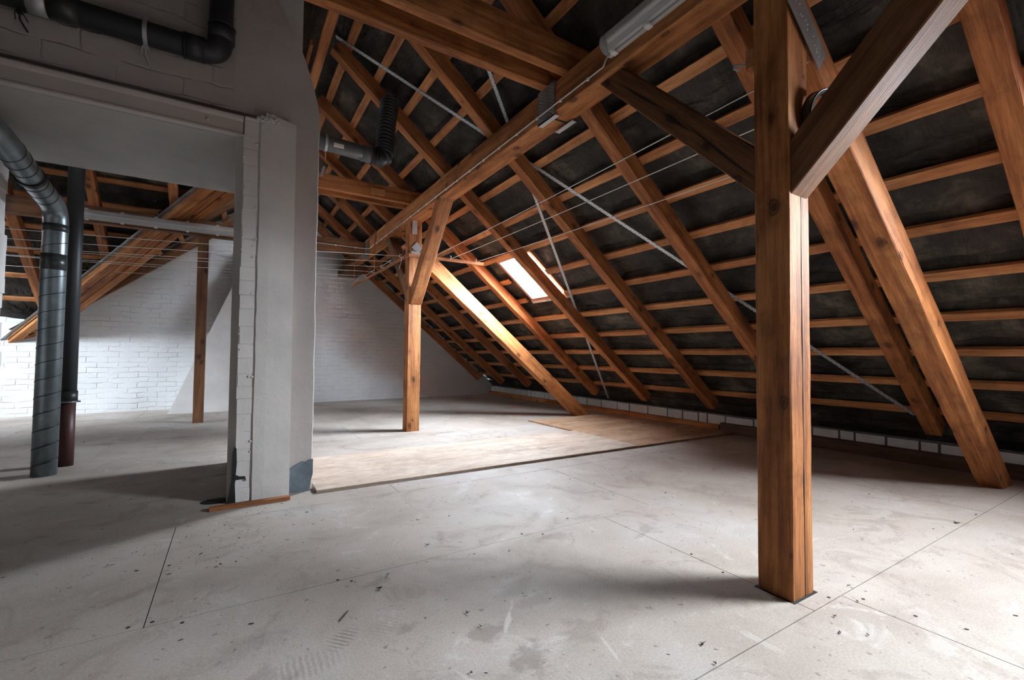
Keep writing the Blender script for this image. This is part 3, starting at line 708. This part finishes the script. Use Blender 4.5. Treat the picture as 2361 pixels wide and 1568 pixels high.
# valley planks
def vpt(x, off): return Vector((x, 7.15-x, (DL+SN*x)/CS+off))
vd = (vpt(0, 0)-vpt(-1, 0)).normalized(); side = Vector((1, 1, 0)).normalized(); vup = vd.cross(side); vup = vup if vup.z > 0 else -vup
val = empty('valley_beam', vpt(-2.6, 0), 'broad valley beam of planks climbing from lower left under the roof', 'beam')
for k, (o_, mm) in enumerate(((-0.125, M_BEAM), (0.0, M_RAFT), (0.12, M_BEAM))):
    beam('valley_plank', vpt(-3.4, -0.01-0.02*(k == 2))+side*o_, vpt(0.45, -0.01-0.02*(k == 2))+side*o_, 0.118, 0.115, vup, mm, val, (0.5, 0.0))
bm = bmesh.new(); a, b = vpt(-3.4, 0.07)-side*0.225, vpt(0.4, 0.07)-side*0.225
slab(bm, (a-side*0.03, b-side*0.03, b+side*0.03, a+side*0.03), -vup*0.003)
obj('zinc_flashing', bm, M_GALV, val)
# jack rafters and battens of the wing
nW = PW(0, 0, 1)-PW(0, 0, 0)
for x, lab in ((-2.38, 'slanting jack rafter left of the spiral duct'), (-1.56, 'slanting jack rafter right of the dark pipe'), (-0.72, 'jack rafter nearest the white column under the wing roof')):
    yv = 7.15-x-0.12; ya = YWR+0.05
    sa = CS*ya-SN*((DW-SN*ya)/CS); sb = CS*yv-SN*((DW-SN*yv)/CS)
    r = beam('jack_rafter', PW(sa, x, 0), PW(sb, x, 0), 0.105, DEP-0.001, nW, M_RAFT, None, (0.5, 0.0)); tag(r, lab, 'rafter')
for i, yy in enumerate((7.6, 7.9, 8.28, 8.62, 8.98, 9.34)):
    zz = (DW+DEP-SN*yy)/CS; s = CS*yy-SN*zz
    xb = min(0.2, 7.15-yy-0.1)
    o = beam('roof_batten', PW(s, -4.6, DEP), PW(s, xb, DEP), 0.07, BT, nW, M_BATT, None, (0.5, 0.0), 0.0015, 0.002)
    tag(o, 'wing roof batten, '+['highest', 'second', 'third', 'fourth', 'fifth', 'lowest'][i]+(' from the top' if 0 < i < 5 else ' one')+', left part of the photo', 'batten')

# diagonal struts from posts to floor
def strut(yc, w, d0, d1, xb, lab, xt=2.12):
    bm = bmesh.new(); mw = Matrix.Identity(4)
    zt = lambda x, D: (D-SN*x)/CS
    p0 = Vector((d0/SN, yc, 0.0)); p1 = Vector((xt, yc, zt(xt, d0)))
    mw = frame_mw(p1, p0, (SN, 0, CS)); inv = mw.inverted()
    h = d1-d0; ln = (p0-p1).length
    n = 24; rg = []
    for i in range(n+1):
        f = i/n; bot = p1.lerp(p0, f)
        topp = Vector((xt, yc, zt(xt, d1))).lerp(Vector((d1/SN, yc, 0.0)), f)
        ring = []
        for q, yy in ((bot, -w/2+0.006), (bot, w/2-0.006), (bot.lerp(topp, 0.03), w/2), (bot.lerp(topp, 0.97), w/2), (topp, w/2-0.006), (topp, -w/2+0.006), (bot.lerp(topp, 0.97), -w/2), (bot.lerp(topp, 0.03), -w/2)):
            j = 0.002 if 0 < i < n else 0
            ring.append(bm.verts.new(inv @ (q+Vector((random.uniform(-j, j), yy+random.uniform(-j, j), 0)))))
        rg.append(ring)
    bm.faces.new(rg[0]); bm.faces.new(rg[-1])
    for i in range(n):
        for k in range(8): bm.faces.new((rg[i][k], rg[i][(k+1) % 8], rg[i+1][(k+1) % 8], rg[i+1][k]))
    bmesh.ops.recalc_face_normals(bm, faces=bm.faces[:])
    return tag(obj('diagonal_strut', bm, M_BEAM, None, mw), lab, 'strut')
strut(1.078, 0.146, 3.215, 3.39, 0, 'thick diagonal strut at right, lit white along its edge, from near post to floor', 2.14)
strut(5.865, 0.15, 3.08, 3.27, 0, 'sunlit diagonal strut running from the far post down to the floor', 2.10)

# knee braces
def brace(name, quad, x0, w, lab, m):
    """quad: four (y,z) corners of the side face; extruded in x from x0 by w"""
    c0 = Vector((x0, (quad[0][0]+quad[3][0])/2, (quad[0][1]+quad[3][1])/2)); c1 = Vector((x0, (quad[1][0]+quad[2][0])/2, (quad[1][1]+quad[2][1])/2))
    mw = frame_mw(c0, c1, (1, 0, 0)); inv = mw.inverted(); bm = bmesh.new()
    n = 8; ys = []
    def lerp(a, b, t): return (a[0]+(b[0]-a[0])*t, a[1]+(b[1]-a[1])*t)
    rg = []
    for i in range(n+1):
        t = i/n; A = lerp(quad[0], quad[1], t); B = lerp(quad[3], quad[2], t)
        A2, B2 = lerp(A, B, 0.03), lerp(A, B, 0.97)
        ring = [inv @ Vector(q) for q in ((x0+0.005, *A), (x0, *A2), (x0, *B2), (x0+0.005, *B), (x0+w-0.005, *B), (x0+w, *B2), (x0+w, *A2), (x0+w-0.005, *A))]
        rg.append([bm.verts.new(q) for q in ring])
    bm.faces.new(rg[0]); bm.faces.new(rg[-1])
    for i in range(n):
        for k in range(8): bm.faces.new((rg[i][k], rg[i][(k+1) % 8], rg[i+1][(k+1) % 8], rg[i+1][k]))
    bmesh.ops.recalc_face_normals(bm, faces=bm.faces[:])
    return tag(obj(name, bm, m, None, mw), lab, 'brace')
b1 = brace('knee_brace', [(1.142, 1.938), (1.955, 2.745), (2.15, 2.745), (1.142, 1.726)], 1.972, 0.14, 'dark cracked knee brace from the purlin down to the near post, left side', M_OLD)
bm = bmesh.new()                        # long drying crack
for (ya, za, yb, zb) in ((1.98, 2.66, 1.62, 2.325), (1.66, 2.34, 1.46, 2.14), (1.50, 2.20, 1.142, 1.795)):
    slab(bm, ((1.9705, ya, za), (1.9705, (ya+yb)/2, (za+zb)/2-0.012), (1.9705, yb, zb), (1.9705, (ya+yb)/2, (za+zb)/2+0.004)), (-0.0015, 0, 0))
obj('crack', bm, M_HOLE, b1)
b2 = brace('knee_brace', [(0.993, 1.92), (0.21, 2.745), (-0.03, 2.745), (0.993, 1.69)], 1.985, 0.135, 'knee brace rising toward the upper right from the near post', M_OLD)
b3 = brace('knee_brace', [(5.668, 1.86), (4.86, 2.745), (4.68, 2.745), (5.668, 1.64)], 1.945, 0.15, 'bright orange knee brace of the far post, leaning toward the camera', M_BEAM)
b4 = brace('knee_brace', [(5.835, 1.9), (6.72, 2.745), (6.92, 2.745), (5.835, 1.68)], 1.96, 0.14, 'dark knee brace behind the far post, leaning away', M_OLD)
# nailed plate on near strut and post
sp = empty('nail_plate', (2.1, 0.98, 2.43), 'slanted steel nail plate with bright nail heads at the head of the near post', 'metal bracket')
bm = bmesh.new(); slab(bm, ((1.955, 0.984, 2.50), (2.045, 0.984, 2.60), (2.285, 0.984, 2.385), (2.212, 0.984, 2.29)), (0, -0.003, 0)); obj('plate', bm, M_STEELD, sp)
for i in range(14):
    f = (i+0.6)/14.5; c = Vector((2.0, 0, 2.55)).lerp(Vector((2.245, 0, 2.335)), f)+Vector((random.uniform(-0.022, 0.022), 0.9805, random.uniform(-0.022, 0.022)))
    bm = bmesh.new(); bmesh.ops.create_cone(bm, cap_ends=True, segments=10, radius1=0.006, radius2=0.003, depth=0.005, matrix=Matrix.Translation(c) @ Matrix.Rotation(math.pi/2, 4, 'X'))
    obj('nail_head', bm, M_ZINC, sp)

# eave plates on the floor
o = beam('sole_plate', (5.57, 3.72, 0), (5.55, 10.0, 0), 0.07, 0.088, (0, 0, 1), M_BEAM, None, (0.5, 0.0)); tag(o, 'orange timber plate on the floor in front of the white block knee wall', 'beam')
o = beam('sole_plate', (5.56, -3.4, 0), (5.58, 3.70, 0), 0.09, 0.12, (0, 0, 1), M_DARKW, None, (0.5, 0.0)); tag(o, 'dark stained plate at the foot of the roof behind the near post', 'beam')
# plywood sheets
def sheet(x0, x1, y0, y1, z, lab, mm):
    bm = bmesh.new(); rbox(bm, (0, 0, 0), (x1-x0, y1-y0, 0.022), 0.0015)
    return tag(obj('plywood_sheet', bm, mm, None, Matrix.Translation((x0, y0, z))), lab, 'board')
s1 = sheet(0.535, 3.80, 3.505, 4.62, 0.0, 'pale plywood sheet lying on the floor, its front edge running from the chimney', M_PLY)
s2 = sheet(3.805, 5.53, 3.50, 5.70, 0.0, 'brown plywood sheet on the floor in front of the knee wall, with dark spots', M_PLYB)
for s_, w_ in ((s1, 3.265), (s2, 1.725)):
    for k in range(2):
        bm = bmesh.new(); box(bm, (0.001, -0.0006, 0.006+0.007*k), (w_-0.001, 0.0, 0.009+0.007*k)); obj('veneer_line', bm, M_DARKW, s_, PWM[s_.name].copy())
for k, (x, y) in enumerate(((5.05, 3.99), (5.09, 3.79), (5.09, 4.19), (5.08, 4.60), (5.03, 4.78), (5.43, 3.56))):
    bm = bmesh.new(); bmesh.ops.create_cone(bm, cap_ends=True, segments=12, radius1=0.028, radius2=0.026, depth=0.002, matrix=Matrix.Translation((x, y, 0.0226)) @ Matrix.Diagonal((1, 0.8, 1, 1)))
    obj('dark_knot', bm, M_DARKW, s2)
# loose batten at the column foot
bm = bmesh.new(); rbox(bm, (0, 0, 0), (0.46, 0.045, 0.024), 0.002)
tag(obj('loose_batten', bm, M_LATH, None, Matrix.Translation((-0.10, 3.425, 0)) @ Matrix.Rotation(math.radians(1.5), 4, 'Z')), 'short orange batten lying on the floor against the column foot', 'board')
bm = bmesh.new(); bmesh.ops.create_uvsphere(bm, u_segments=20, v_segments=8, radius=1.0, matrix=Matrix.Translation((-0.06, 3.66, 0.0)) @ Matrix.Diagonal((0.10, 0.07, 0.006, 1)))
tag(obj('floor_cable_hole', bm, M_HOLE), 'black oval opening in the floor at the jamb of the column', 'hole')

# ================================================================== METAL STRAPS
def strap(a, b, lab, sl=None):
    A = PR((a[0]+0.636)*KS-0.636, a[1]*KS, DEP-0.006); B = PR((b[0]+0.636)*KS-0.636, b[1]*KS, DEP-0.006)
    nrm = PR(0, 0, 1)-PR(0, 0, 0); mw = frame_mw(A, B, nrm); ln = (B-A).length
    bm = bmesh.new(); box(bm, (0, -0.02, 0), (ln, 0.02, 0.002))
    return tag(obj('perforated_strap', bm, M_STRAP, None, mw), lab, 'metal strap')
strap((-1.98, 4.553), (3.61, 1.538), 'long perforated steel strap crossing the rafters from upper left to lower right')
strap((-0.9, 3.10), (3.952, 5.612), 'perforated steel strap running steeply down past the skylight')
# flat strap end by the chimney
bm = bmesh.new(); slab(bm, ((0.785, 5.2, 3.02), (0.815, 5.2, 3.02), (0.785, 5.2, 2.90), (0.755, 5.2, 2.90)), (0, -0.003, 0))
tag(obj('perforated_strap', bm, M_STRAP), 'short strap end hanging just right of the chimney below the grey pipe', 'metal strap')

# ================================================================== PIPES
du = empty('spiral_duct', (-1.26, 5.1, 0), 'galvanised spiral duct rising from the floor at left and bending toward the camera', 'duct')
path = fillet([(-1.265, 5.10, 0.0), (-1.255, 5.10, 2.16), (-1.29, 4.1, 2.36), (-1.30, 2.9, 2.40)], 0.14, 10)
bm = bmesh.new(); tube_bm(bm, path, 0.078, 36)
obj('duct_tube', bm, M_GALV, du, None, True)
bm = bmesh.new(); pts = []
R = 0.0785; z = 0.03
while z < 2.02:
    t = z/0.135*2*math.pi; pts.append((-1.265+0.01*z/2.16+R*math.cos(t), 5.10+R*math.sin(t), z)); z += 0.135/24
tube_bm(bm, pts, 0.003, 5)
a, b = Vector((-1.262, 4.90, 2.20)), Vector((-1.2865, 4.2, 2.34)); d = (b-a); ln = d.length; d.normalize(); u = d.cross(Vector((0, 0, 1))).normalized(); v = d.cross(u)
q = 0; pts = []
while q < ln:
    t = q/0.10*2*math.pi; pts.append(a+d*q+(u*math.cos(t)+v*math.sin(t))*R); q += 0.10/24
tube_bm(bm, pts, 0.003, 5); obj('spiral_seam', bm, M_BLACK, du, None, True)
bm = bmesh.new(); band(bm, (-1.258, 5.10, 1.72), (0, 0, 1), 0.0785, 0.13, 0.002); obj('tape_wrap', bm, M_TAPE, du, None, True); bm = bmesh.new(); band(bm, (-1.256, 5.10, 2.00), (0, 0, 1), 0.0785, 0.06, 0.002); obj('tape_wrap', bm, M_TAPE, du, None, True)
bm = bmesh.new(); band(bm, (-1.275, 4.60, 2.258), d, 0.079, 0.035, 0.007)
obj('pipe_clamp', bm, M_BLACK, du)

sp_ = empty('soil_pipe', (-1.215, 5.43, 0), 'dark grey plastic downpipe standing right behind the spiral duct', 'pipe')
tube('pipe_tube', [(-1.215, 5.43, 0.56), (-1.215, 5.43, 3.2)], 0.057, M_PVC, sp_, 28)
tube('red_pipe_foot', [(-1.215, 5.43, 0.0), (-1.215, 5.43, 0.56)], 0.054, M_RED, sp_, 28)
bm = bmesh.new(); tube_bm(bm, [(-1.215, 5.43, 0.55), (-1.215, 5.43, 0.65)], 0.064, 28); obj('rubber_sleeve', bm, M_BLACK, sp_, None, True)
bm = bmesh.new(); band(bm, (-1.215, 5.43, 0.556), (0, 0, 1), 0.064, 0.012, 0.003); box(bm, (-1.15, 5.42, 0.55), (-1.13, 5.435, 0.562)); obj('hose_clamp', bm, M_GALV, sp_)

tp = empty('vent_pipe', (-0.6, 3.53, 2.95), 'black plastic vent pipe along the brickwork at top left, turning up at an elbow', 'pipe')
YP = 3.53
tube('pipe_tube', fillet([(-2.4, YP, 2.965), (-0.115, YP, 2.965), (-0.11, YP, 4.2)], 0.095, 10), 0.070, M_PVC, tp, 32)
bm = bmesh.new()
tube_bm(bm, [(-0.315, YP, 2.965), (-0.20, YP, 2.965)], 0.077, 32); tube_bm(bm, [(-0.112, YP, 3.06), (-0.11, YP, 3.16)], 0.077, 32)
ring_bm(bm, (-0.305, YP, 2.965), (1, 0, 0), 0.077, 0.004); ring_bm(bm, (-0.27, YP, 2.965), (1, 0, 0), 0.077, 0.003); ring_bm(bm, (-0.11, YP, 3.155), (0, 0, 1), 0.077, 0.004)
obj('elbow_socket', bm, M_PVC, tp, None, True)
tube('metal_sleeve', [(-1.02, YP, 2.965), (-0.93, YP, 2.965)], 0.072, M_ZINC, tp, 28)
tube('tape_wrap', [(-0.935, YP, 2.965), (-0.80, YP, 2.965)], 0.0745, M_TAPE, tp, 28)
for x in (-0.50, -1.05):
    bm = bmesh.new(); band(bm, (x, YP, 2.965), (1, 0, 0), 0.0735, 0.022, 0.004)
    box(bm, (x-0.011, YP-0.012, 2.868), (x+0.011, YP+0.012, 2.892)); box(bm, (x-0.011, YP-0.012, 3.04), (x+0.011, YP+0.012, 3.062))
    tube_bm(bm, [(x, YP, 2.88), (x, YP+0.01, 2.84), (x+0.01, 3.62, 2.82)], 0.005, 6)
    for s_ in (-1, 1): tube_bm(bm, [(x+s_*0.012, YP-0.01, 2.885), (x+s_*0.018, YP, 2.865), (x+s_*0.026, YP+0.04, 2.85)], 0.003, 5)
    obj('pipe_clamp', bm, M_ZINC if x > -0.7 else M_BLACK, tp)

gp = empty('flue_pipe', (0.9, 4.5, 2.93), 'short grey pipe leaving the chimney with a white sticker, ending in a black corrugated hose', 'pipe')
a, b = Vector((0.435, 4.5, 2.985)), Vector((1.12, 4.5, 2.955))
tube('pipe_tube', [a, b], 0.072, M_PVCG, gp, 28)
bm = bmesh.new(); tube_bm(bm, [(1.03, 4.5, 2.959), (1.135, 4.5, 2.954)], 0.078, 28); ring_bm(bm, (1.125, 4.5, 2.955), (1, 0, 0), 0.079, 0.005); ring_bm(bm, (1.06, 4.5, 2.958), (1, 0, 0), 0.078, 0.003); obj('pipe_socket', bm, M_PVCG, gp, None, True)
bm = bmesh.new(); band(bm, (0.70, 4.5, 2.973), (1, 0, 0), 0.0735, 0.022, 0.004); tube_bm(bm, [(0.70, 4.5, 2.90), (0.70, 4.5, 2.82)], 0.005, 6); obj('pipe_clamp', bm, M_ZINC, gp)
bm = bmesh.new()
for i in range(6):
    t0, t1 = -0.45+i*0.09, -0.45+(i+1)*0.09
    bm.faces.new([bm.verts.new((x, 4.5-0.0732*math.cos(t), 2.958+0.0732*math.sin(t))) for x, t in ((0.76, t0), (0.85, t0), (0.85, t1), (0.76, t1))])
obj('sticker', bm, M_PAPER, gp)
cpath = fillet([(1.12, 4.5, 2.955), (1.25, 4.5, 2.95), (1.27, 4.55, 3.2), (1.33, 4.62, 3.62)], 0.10, 14)
pts = []; rads = []
for i in range(len(cpath)-1):
    A_, B_ = cpath[i], cpath[i+1]; n = max(1, int((B_-A_).length/0.006))
    for k in range(n): pts.append(A_.lerp(B_, k/n))
rads = [0.084+0.010*math.sin(i*1.05) for i in range(len(pts))]
tube('corrugated_hose', pts, 0.08, M_BLACK, gp, 24, True, rads)

# pipe clamp ring resting behind the near brace
rg_ = empty('pipe_clamp_ring', (2.235, 1.02, 2.10), 'black rubber lined steel pipe clamp stuck between near post and brace', 'pipe clamp')
bm = bmesh.new(); band(bm, (2.195, 0.96, 2.055), (0.15, 1, 0.15), 0.109, 0.034, 0.005, 40); obj('steel_band', bm, M_GALV, rg_)
bm = bmesh.new(); band(bm, (2.195, 0.96, 2.055), (0.15, 1, 0.15), 0.101, 0.042, 0.007, 40)
for s_ in (-1, 1): ring_bm(bm, Vector((2.195, 0.96, 2.055))+Vector((0.15, 1, 0.15)).normalized()*0.019*s_, (0.15, 1, 0.15), 0.114, 0.004, 40)
obj('rubber_lining', bm, M_BLACK, rg_)

# ================================================================== LAMPS AND CABLE
def lamp(mw, ln, lab, clips):
    e = empty('fluorescent_lamp', mw.translation, lab, 'lamp')
    # local: x along, y away from beam, z up
    bm = bmesh.new(); rbox(bm, (0, 0, -0.062), (ln, 0.030, 0.062), 0.006); rbox(bm, (-0.004, 0.026, -0.068), (ln+0.004, 0.034, 0.068), 0.003); obj('housing', bm, M_GREYP, e, mw)
    bm = bmesh.new(); box(bm, (0.03, 0.034, -0.045), (ln-0.03, 0.052, 0.045)); obj('reflector_tray', bm, M_WHITEP, e, mw)
    bm = bmesh.new(); tube_bm(bm, [(0.05, 0.068, 0), (ln-0.05, 0.068, 0)], 0.0135, 16); obj('fluorescent_tube', bm, M_WHITEP, e, mw, True)
    bm = bmesh.new(); prof = [(0.034, -0.062)]+[(0.034+0.072*math.sin(t), -0.062*math.cos(t)) for t in [math.pi*k/14 for k in range(1, 14)]]+[(0.034, 0.062)]
    rr = [[bm.verts.new((x, y, z)) for y, z in prof] for x in (0.0, 0.012, ln-0.012, ln)]
    for i in (0, 3):
        for v_, (y, z) in zip(rr[i], prof): v_.co.y = 0.034+(y-0.034)*0.86; v_.co.z = z*0.93
    for i in range(3):
        for k in range(len(prof)-1): bm.faces.new((rr[i][k], rr[i][k+1], rr[i+1][k+1], rr[i+1][k]))
    bm.faces.new(rr[0]); bm.faces.new(rr[-1]); bmesh.ops.recalc_face_normals(bm, faces=bm.faces[:]); obj('diffuser', bm, M_DIFF, e, mw)
    for c in clips:
        for s_ in (-1, 1):
            bm = bmesh.new(); rbox(bm, (c-0.018, 0.012, s_*0.068-0.007), (c+0.018, 0.050, s_*0.068+0.007), 0.002); rbox(bm, (c-0.010, 0.045, s_*0.064-0.006), (c+0.010, 0.056, s_*0.064+0.006), 0.002)
            obj('clip', bm, M_WHITEP, e, mw)
    return e
mwA = Matrix(((0, -1, 0), (-1, 0, 0), (0, 0, 1))).to_4x4(); mwA.translation = (1.926, 2.0, 2.87)
lamp(mwA, 1.27, 'fluorescent strip lamp mounted on the side of the near end of the long purlin', (0.06, 0.32, 0.62, 0.95, 1.2))
mwB = Matrix(((1, 0, 0), (0, -1, 0), (0, 0, 1))).to_4x4(); mwB.translation = (-1.72, 7.753, 2.745)
lamp(mwB, 1.76, 'long fluorescent strip lamp on the dark cross beam at the back left', (0.10, 0.45, 0.80, 1.15, 1.5))
def cable(pts, lab, step):
    e = empty('cable', pts[0], lab, 'cable'); tube('cable_run', pts, 0.005, M_WHITEP, e, 8)
    P = [Vector(p) for p in pts]
    for a, b in zip(P[:-1], P[1:]):
        L_ = (b-a).length
        if L_ < 0.3: continue
        n = int(L_/step); d = (b-a).normalized()
        for k in range(1, n+1):
            c = a+d*(k-0.5)*L_/n; bm = bmesh.new()
            sz = (0.008, 0.011, 0.013) if abs(d.y) > 0.5 else (0.011, 0.008, 0.013)
            rbox(bm, (-sz[0], -sz[1], -sz[2]*0.6), (sz[0], sz[1], sz[2]*0.9), 0.003); obj('cable_clip', bm, M_WHITEP, e, Matrix.Translation(c+Vector((0, 0, -0.004))))
cable([(1.915, 2.03, 2.825), (1.918, 2.06, 2.79), (1.920, 3.5, 2.785), (1.921, 5.5, 2.775), (1.922, 7.70, 2.765), (1.86, 7.73, 2.755), (0.6, 7.738, 2.755), (-0.1, 7.738, 2.76)], 'white electric cable clipped along the lower edge of the long purlin', 0.26)

# ================================================================== CLOTHES LINES
ba = beam('line_bar', (1.905, 5.66, 2.275), (1.905, 8.85, 2.265), 0.022, 0.045, (0, 0, 1), M_LATH); tag(ba, 'thin wooden bar with hooks running back from the far post, holding seven lines', 'clothes line bar')
bb = beam('line_bar', (1.90, 5.63, 2.27), (2.98, 5.62, 2.272), 0.022, 0.045, (0, 0, 1), M_LATH); tag(bb, 'thin wooden bar from the far post to the lit rafter, holding three lines', 'clothes line bar')
for y, z1, lab in ((7.36, 2.97, 'thin hanging lath clamped to the purlin holding the hook bar'), (8.76, 2.76, 'thin hanging lath at the far end of the hook bar')):
    o = beam('hanger_lath', (1.917, y, 2.25), (1.917, y, z1), 0.012, 0.04, (0, 1, 0), M_LATH); tag(o, lab, 'lath')
bm = bmesh.new(); rbox(bm, (0, 0, 0), (0.36, 0.05, 0.02), 0.002)
tag(obj('cleat', bm, M_BATT, None, frame_mw(PR(0.33, 5.84, -0.02), PR(0.75, 5.84, -0.02), PR(0, 0, 1)-PR(0, 0, 0))), 'pale cleat screwed under the lit rafter beside the skylight', 'block')
HY = [5.846, 6.284, 6.733, 7.214, 7.70, 8.149, 8.611]; LZ = [2.118, 2.104, 2.099, 2.168, 2.155, 2.211, 2.145]; LX = [-1.8, -1.932, -2.067, -2.214, -2.361, -2.498, -2.636]
OR7 = ['first', 'second', 'third', 'fourth', 'fifth', 'sixth', 'seventh']
def hook(p, dirx, par):
    bm = bmesh.new(); c = Vector(p); d = Vector(dirx); pts = []
    pts.append(c-d*0.0+Vector((0, 0, 0))); pts.append(c+d*0.03)
    for k in range(9):
        t = -math.pi/2+math.pi*1.3*k/8; pts.append(c+d*(0.03+0.018*math.cos(t))+Vector((0, 0, 0.018+0.018*math.sin(t))))
    tube_bm(bm, pts, 0.004, 6); obj('hook', bm, M_WHITEP, par, None, True)
for i in range(7):
    hook((1.892, HY[i], 2.275), (-1, 0, 0), ba)
    e1 = Vector((LX[i], HY[i], LZ[i])); e0 = Vector((1.855, HY[i], 2.29)); far = e0+(e1-e0)*1.35
    pts = [e0.lerp(far, k/10)-Vector((0, 0, 0.03*math.sin(math.pi*k/10))) for k in range(11)]
    cl = tube('clothes_line', pts, 0.0033, M_CORD, None, 6); tag(cl, 'white clothes line across the left half, '+OR7[i]+' from the far post', 'clothes line')
    if i in (1, 3, 5):
        cl = tube('clothes_line', [(1.852, HY[i]+0.01, 2.295), (1.852, HY[i+1]-0.01, 2.295)] if i < 6 else [], 0.0028, M_CORD, None, 6)
        tag(cl, 'short cord link between hooks '+{1: 'second and third', 3: 'fourth and fifth', 5: 'sixth and seventh'}[i]+' on the bar', 'clothes line')
for i, (x0, z0, x1, z1, y1) in enumerate(((2.259, 2.30, 2.163, 2.321, 1.0), (2.461, 2.275, 2.44, 2.268, 1.0), (2.84, 2.275, 2.93, 2.25, 1.25))):
    hook((x0, 5.607, 2.28), (0, -1, 0), bb)
    a, b = Vector((x0, 5.575, z0)), Vector((x1, y1, z1)); pts = [a.lerp(b, k/10)-Vector((0, 0, 0.012*math.sin(math.pi*k/10))) for k in range(11)]
    cl = tube('clothes_line', pts, 0.0033, M_CORD, None, 6); tag(cl, 'white clothes line running toward the near post, '+['upper', 'middle', 'lower'][i]+' of the three on the right', 'clothes line')
kn = bmesh.new()
for j in range(3):
    c = Vector((1.95+0.06*j, 5.60, 2.30)); pts = [c+Vector((0.03*math.cos(t*2.1+j), 0.012*math.sin(t*3+j), 0.014*math.sin(t*1.7+2*j))) for t in [k*0.35 for k in range(28)]]
    tube_bm(kn, pts, 0.0028, 5)
tube_bm(kn, [(1.87, 5.80, 2.29), (1.862, 5.82, 2.20), (1.85, 5.86, 2.12)], 0.0028, 5)
tag(obj('rope_knots', kn, M_CORD, None, None, True), 'bundle of white cord knots where both bars meet at the far post', 'clothes line')
bm = bmesh.new(); rbox(bm, (1.973, 1.142, 2.31), (2.02, 1.18, 2.405), 0.003)
ck = tag(obj('cleat', bm, M_BATT), 'tiny wooden cleat high on the far side of the near post', 'block')
bm = bmesh.new(); tube_bm(bm, [(1.99, 1.185, 2.345), (1.93, 1.19, 2.325), (1.90, 1.19, 2.315), (1.90, 1.19, 2.30), (1.935, 1.19, 2.305)], 0.006, 6); obj('grey_hook', bm, M_ZINC, ck)

# ================================================================== FLOOR DEBRIS
bm = bmesh.new(); pts = [(2.05, 1.5), (0.9, 1.95)]
for _ in range(620):
    x = random.uniform(-2.5, 5.0); y = random.uniform(0.4, 9.0); s = random.choice((0.0014, 0.0018, 0.0022, 0.003, 0.0035, 0.005)); a = random.uniform(0, 3.14)
    if random.random() < 0.35: x, y, s = random.gauss(-0.1, 0.35), random.gauss(3.0, 0.25), s*0.6
    if 3.45 < y < 5.75 and x > 0.0: continue
    l = s*random.uniform(1, 3); ca, sa = math.cos(a), math.sin(a)
    b_ = [bm.verts.new((x+dx*ca-dy*sa, y+dx*sa+dy*ca, z)) for z in (0.0003, s*0.5) for dx, dy in ((-l, -s*0.5), (l*0.7, -s*0.4), (l, s*0.5), (-l*0.6, s*0.6))]
    for q in ((0, 1, 2, 3), (4, 5, 6, 7), (0, 1, 5, 4), (1, 2, 6, 5), (2, 3, 7, 6), (3, 0, 4, 7)): bm.faces.new([b_[k] for k in q])
for (x, y, s) in ((0.891, 2.272, .012), (0.557, 1.96, .02), (0.795, 1.604, .011), (1.41, 1.014, .014), (1.36, .93, .009), (1.90, .80, .011), (1.97, .74, .009), (3.757, .954, .02), (2.316, .941, .009), (1.05, 2.05, .008), (1.13, 1.52, .008), (2.2, .86, .01), (2.0, .86, .01), (2.05, 1.0, .008), (0.62, 2.06, .012), (0.80, 1.50, .009), (0.66, 1.30, .008)):
    for _ in range(5):
        a = random.uniform(0, 6.28); l = s*random.uniform(0.5, 1.1); q = Vector((x, y, 0.002)); d = Vector((math.cos(a), math.sin(a), random.uniform(-0.1, 0.5)))
        tube_bm(bm, [q-d*l*0.3+Vector((0, 0, 0.003)), q+d*l+Vector((0, 0, 0.003))], s*0.14, 5, rads=[s*0.16, s*0.05])
for (x, y) in ((-0.297, 2.152), (-0.227, 2.151), (-0.133, 2.089), (-0.347, 2.684), (-0.227, 2.673), (0.42, 2.13), (0.47, 2.09), (1.96, 1.30), (2.0, 1.5), (1.4, 2.15), (1.5, 2.09), (2.35, 2.9), (2.43, 2.7), (2.14, .94), (2.25, .86), (2.28, .70)):
    bmesh.ops.create_cone(bm, cap_ends=True, segments=10, radius1=0.007, radius2=0.006, depth=0.0012, matrix=Matrix.Translation((x, y, 0.0006)))
tube_bm(bm, [(0.365, 1.80, 0.003), (0.405, 1.85, 0.004)], 0.0022, 5)
tag(obj('floor_debris', bm, M_DEBRIS), 'scattered dark crumbs and splinters over the chipboard floor', 'debris', kind='stuff')
